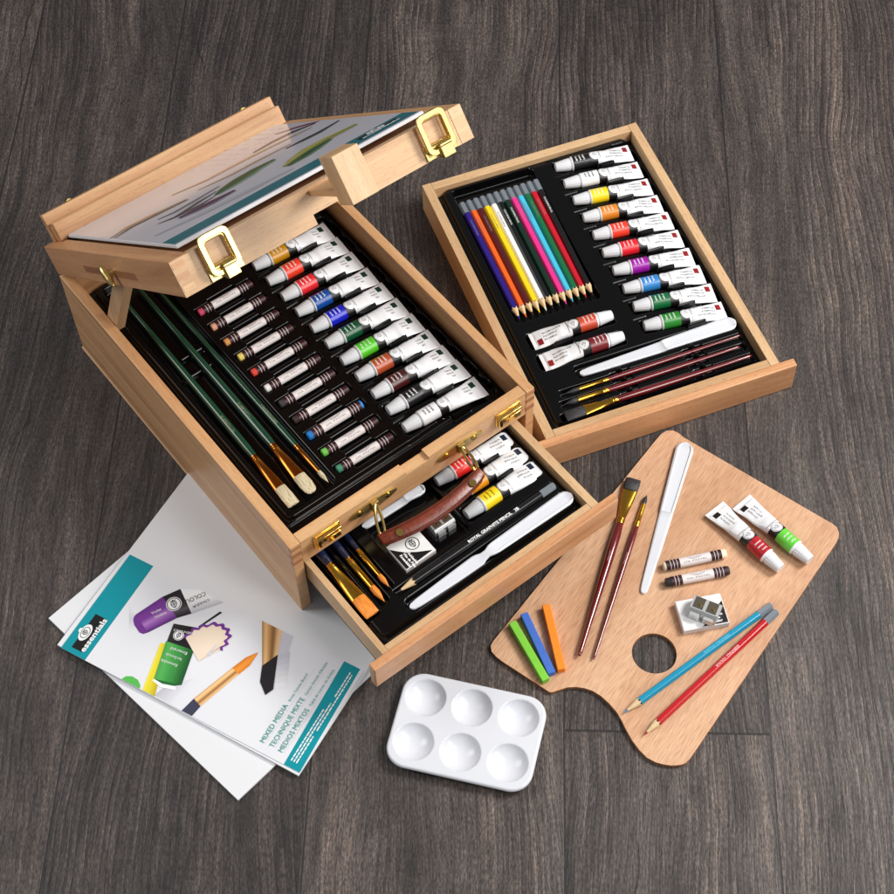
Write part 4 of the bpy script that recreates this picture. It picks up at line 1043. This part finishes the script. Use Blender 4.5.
# titles, read up the cover
for x, big, small, w1, w2 in ((.2120, 'MIXED MEDIA', 'Artist Canvas Board', .0400, .0300), (.2215, 'TECHNIQUE MIXTE', "Carton Entoilé d'Artiste", .0520, .0360), (.2305, 'MEDIOS MIXTOS', 'Tabla de Lienzo de Artista', .0450, .0400)):
    CV.text(big, .0066, TEALT, rt(x-.0025, .0085, 90), width=w1); CV.text(small, .0034, TEALT, rt(x-.0030, .0085+w1+.0035, 90), width=w2)
    cq([(x-.0010, .0085), (x-.0007, .0085), (x-.0007, .0900), (x-.0010, .0900)], 1, pgr)
for x, y0, y1 in ((.2378, .006, .060), (.2404, .006, .068), (.2430, .006, .034), (.2430, .040, .100), (.2404, .075, .102)):
    y = y0
    while y < y1:
        ln = RNG.uniform(.0020, .0050); cq([(x, y), (x+.0012, y), (x+.0012, min(y+ln, y1)), (x, min(y+ln, y1))], 3, WINK); y += ln+.0007
# logo box
def logo(m, fn, k=1.0):
    m.add([fn(x*k, y*k, 0) for x, y in ((0, 0), (.0118, 0), (.0118, .0375), (0, .0375))], [(0, 1, 2, 3)], BLACK)
    n = 24; m.add([fn((.0026+.0050*cos(2*PI*i/n))*k, (.0175+.0088*sin(2*PI*i/n))*k, 1) for i in range(n)], [tuple(range(n))], WINK)
    crest(m, lambda a, b_, l: fn((.0026-b_)*k, (.0175+a*1.5)*k, 2+l), .0044*k/k, INK)
    m.add([fn(x*k, y*k, 1) for x, y in ((-.0042, .0160), (-.0022, .0150), (-.0022, .0200), (-.0042, .0190))], [(0, 1, 2, 3)], WINK)
    m.text('essentials', .0074*k, WINK, lambda a, b_: fn(.0132*k-b_, .0006*k+a, 2), bold=.03, width=.0365*k)
logo(CV, lambda x, y, l: (.0080+x, .0052+y, .0009+.00008*l))
cvo = CV.build('printed_cover', cbd)
cvo.matrix_local = cbd.matrix_world.inverted() @ T3(-.3520, .6980, .0054, rad(-30.6))

# canvas board on the raised lid, wrapped in film
LM = CASE @ LID
lb = thing('canvas_board', 'film-wrapped canvas board with teal lower edge propped on the raised easel lid', 'canvas board', LM @ T3(.0195, -.3650, T+.0003), 'canvas boards')
BW, BH = .2310, .3350   # x across, y from front edge back to the ledge
m = MB(); m.box(0, BW, 0, BH, 0, .0026, PAPER); m.build('board', lb, .0003)
CV = MB(); CV.box(.0006, BW-.0006, .0006, BH-.0006, .0027, .0031, FILM)
fgr = simple('film_green', srgb(40, 104, 52), .22, coat=.25); fye = simple('film_olive', srgb(150, 148, 52), .22, coat=.25); fpu = simple('film_plum', srgb(92, 66, 92), .22, coat=.25); fbr = simple('film_brown', srgb(140, 104, 74), .22, coat=.25); fbk = simple('film_black', srgb(36, 34, 44), .22, coat=.25); fgy = simple('film_grey', srgb(160, 162, 176), .22, coat=.25); fte = simple('film_tan', srgb(190, 156, 122), .22, coat=.25)
def lq(pts, l, mat):  # pts in lid (u, d)
    CV.add([(u-.0195, .3650-d, .0031+l*.00007) for u, d in pts][::-1], [tuple(range(len(pts)))], mat)
lq([(.0205, .3275), (.2495, .3275), (.2495, .3600), (.0205, .3600)], 1, TEALF)
def stroke(pts, w, l, mat):
    n = len(pts); Lp = []; Rp = []
    for i, (u, d) in enumerate(pts):
        a = pts[max(i-1, 0)]; c = pts[min(i+1, n-1)]; tx, ty = c[0]-a[0], c[1]-a[1]; q = math.hypot(tx, ty); k = w*math.sin(PI*(i+.35)/(n-.3))
        Lp.append((u-ty/q*k, d+tx/q*k)); Rp.append((u+ty/q*k, d-tx/q*k))
    for i in range(n-1): lq([Lp[i], Lp[i+1], Rp[i+1], Rp[i]], l, mat)
def film(rgb): return simple('film_%d_%d_%d' % rgb, srgb(*rgb), .16, coat=.25)
def soft(pts, w, l, cols):
    # one printed brush or tube: bands of print colour from edge to edge, widest first
    n = len(cols)
    for k, c in enumerate(cols): stroke([(u, d-w*.12*k) for u, d in pts], w*(1-k/n*.85), l+k, film(c))
soft([(.0203, .1790), (.0400, .1680), (.0609, .1730), (.0926, .1880)], .0075, 2, ((176, 172, 180), (150, 118, 88), (196, 160, 120)))
soft([(.0203, .1900), (.0400, .1800), (.0609, .1840), (.0926, .1940)], .0034, 5, ((70, 62, 66), (38, 34, 42)))
soft([(.0560, .2120), (.0700, .2200), (.0900, .2170), (.1180, .2100)], .0060, 2, ((172, 174, 188), (134, 136, 152), (104, 106, 124)))
soft([(.0600, .2620), (.0759, .2650), (.0900, .2690), (.1100, .2720)], .0130, 3, ((164, 154, 172), (122, 94, 124), (96, 64, 100), (70, 42, 76)))
soft([(.0560, .2450), (.0740, .2400), (.0900, .2330), (.1080, .2280)], .0046, 4, ((120, 112, 120), (50, 46, 56)))
soft([(.0480, .2350), (.0640, .2480), (.0840, .2520), (.1000, .2480)], .0032, 8, ((110, 106, 118), (46, 42, 54)))
soft([(.1020, .2470), (.1163, .2380), (.1340, .2300), (.1500, .2250), (.1680, .2280)], .0165, 3, ((150, 172, 160), (86, 142, 92), (44, 112, 58), (26, 80, 40)))
soft([(.1540, .2860), (.1700, .2740), (.1900, .2640), (.2065, .2620), (.2330, .2700)], .0150, 3, ((178, 182, 150), (170, 170, 84), (146, 148, 48), (190, 186, 90)))
soft([(.1538, .2920), (.1700, .2860), (.1850, .2800), (.2040, .2740)], .0100, 7, ((110, 150, 106), (48, 112, 60), (28, 84, 44)))
soft([(.1000, .1250), (.1300, .1420), (.1745, .1423), (.2048, .1500), (.2350, .1620)], .0075, 3, ((196, 184, 180), (196, 160, 124), (222, 188, 150)))
soft([(.1100, .1720), (.1400, .1850), (.1700, .1850), (.2000, .1900)], .0050, 3, ((186, 176, 176), (178, 140, 106)))
soft([(.1900, .2010), (.2080, .2060), (.2214, .2090), (.2450, .2040)], .0075, 3, ((140, 140, 152), (54, 52, 62), (30, 28, 36)))
soft([(.1850, .1300), (.2077, .1250), (.2250, .1300), (.2440, .1500)], .0070, 3, ((150, 148, 158), (60, 54, 62), (34, 30, 38)))
soft([(.2250, .0900), (.2350, .1100), (.2420, .1300), (.2480, .1500)], .0040, 3, ((170, 120, 140), (130, 50, 84)))
soft([(.0300, .2800), (.0700, .2950), (.1100, .3050), (.1500, .3120)], .0090, 2, ((186, 188, 200), (196, 198, 208)))
for k in range(9):
    u = .150+.011*k
    for j in range(14):
        d = .030+j*.0060
        if RNG.random() < .75: lq([(u, d), (u+.0006, d), (u+.0006, d+.0042), (u, d+.0042)], 2, fgy)
logo(CV, lambda x, y, l: (.1800+y, .0370-.0262+ .0170-x, .0035+.00008*l))
CV.build('printed_cover', lb)

# ------------------------------------------------------------------ camera
cam = bpy.data.cameras.new('camera'); co = bpy.data.objects.new('camera', cam); COL.objects.link(co)
cam.sensor_width = 36; cam.sensor_fit = 'HORIZONTAL'; cam.lens = 1712.03/894*36; cam.clip_start = .05; cam.clip_end = 60
co.matrix_world = Matrix.Translation((0, 0, 1.38)) @ Matrix.Rotation(.578231, 4, 'X') @ Matrix.Rotation(-.037946, 4, 'Z')
S.camera = co

# ------------------------------------------------------------------ light: studio lamps
w = bpy.data.worlds.new('World'); S.world = w; w.use_nodes = True
w.node_tree.nodes['Background'].inputs[0].default_value = (.94, .96, 1.0, 1); w.node_tree.nodes['Background'].inputs[1].default_value = .20
TGT = Vector((.0, .85, .0))
def area(name, dirv, dist, size, power, col, size_y=None):
    l = bpy.data.lights.new(name, 'AREA'); l.shape = 'RECTANGLE'; l.size = size; l.size_y = size_y or size; l.energy = power; l.color = col
    o = bpy.data.objects.new(name, l); COL.objects.link(o)
    p = TGT+Vector(dirv).normalized()*dist; o.location = p; o.rotation_euler = (TGT-p).to_track_quat('-Z', 'Y').to_euler(); return o
area('key_softbox', (.80, .10, .84), 1.65, .50, 26, (1.0, .975, .94))
area('front_softbox', (.70, -.54, .80), 2.3, .50, 23, (1.0, .97, .93), 1.9)
area('left_fill', (-1.0, .15, .85), 2.6, 1.2, 26, (1.0, .98, .96))
S.view_settings.view_transform = 'Standard'; S.view_settings.look = 'None'; S.view_settings.exposure = 0; S.view_settings.gamma = 1
S.render.engine = 'CYCLES'; S.cycles.use_denoising = True
try: S.cycles.denoiser = 'OPENIMAGEDENOISE'
except Exception: pass
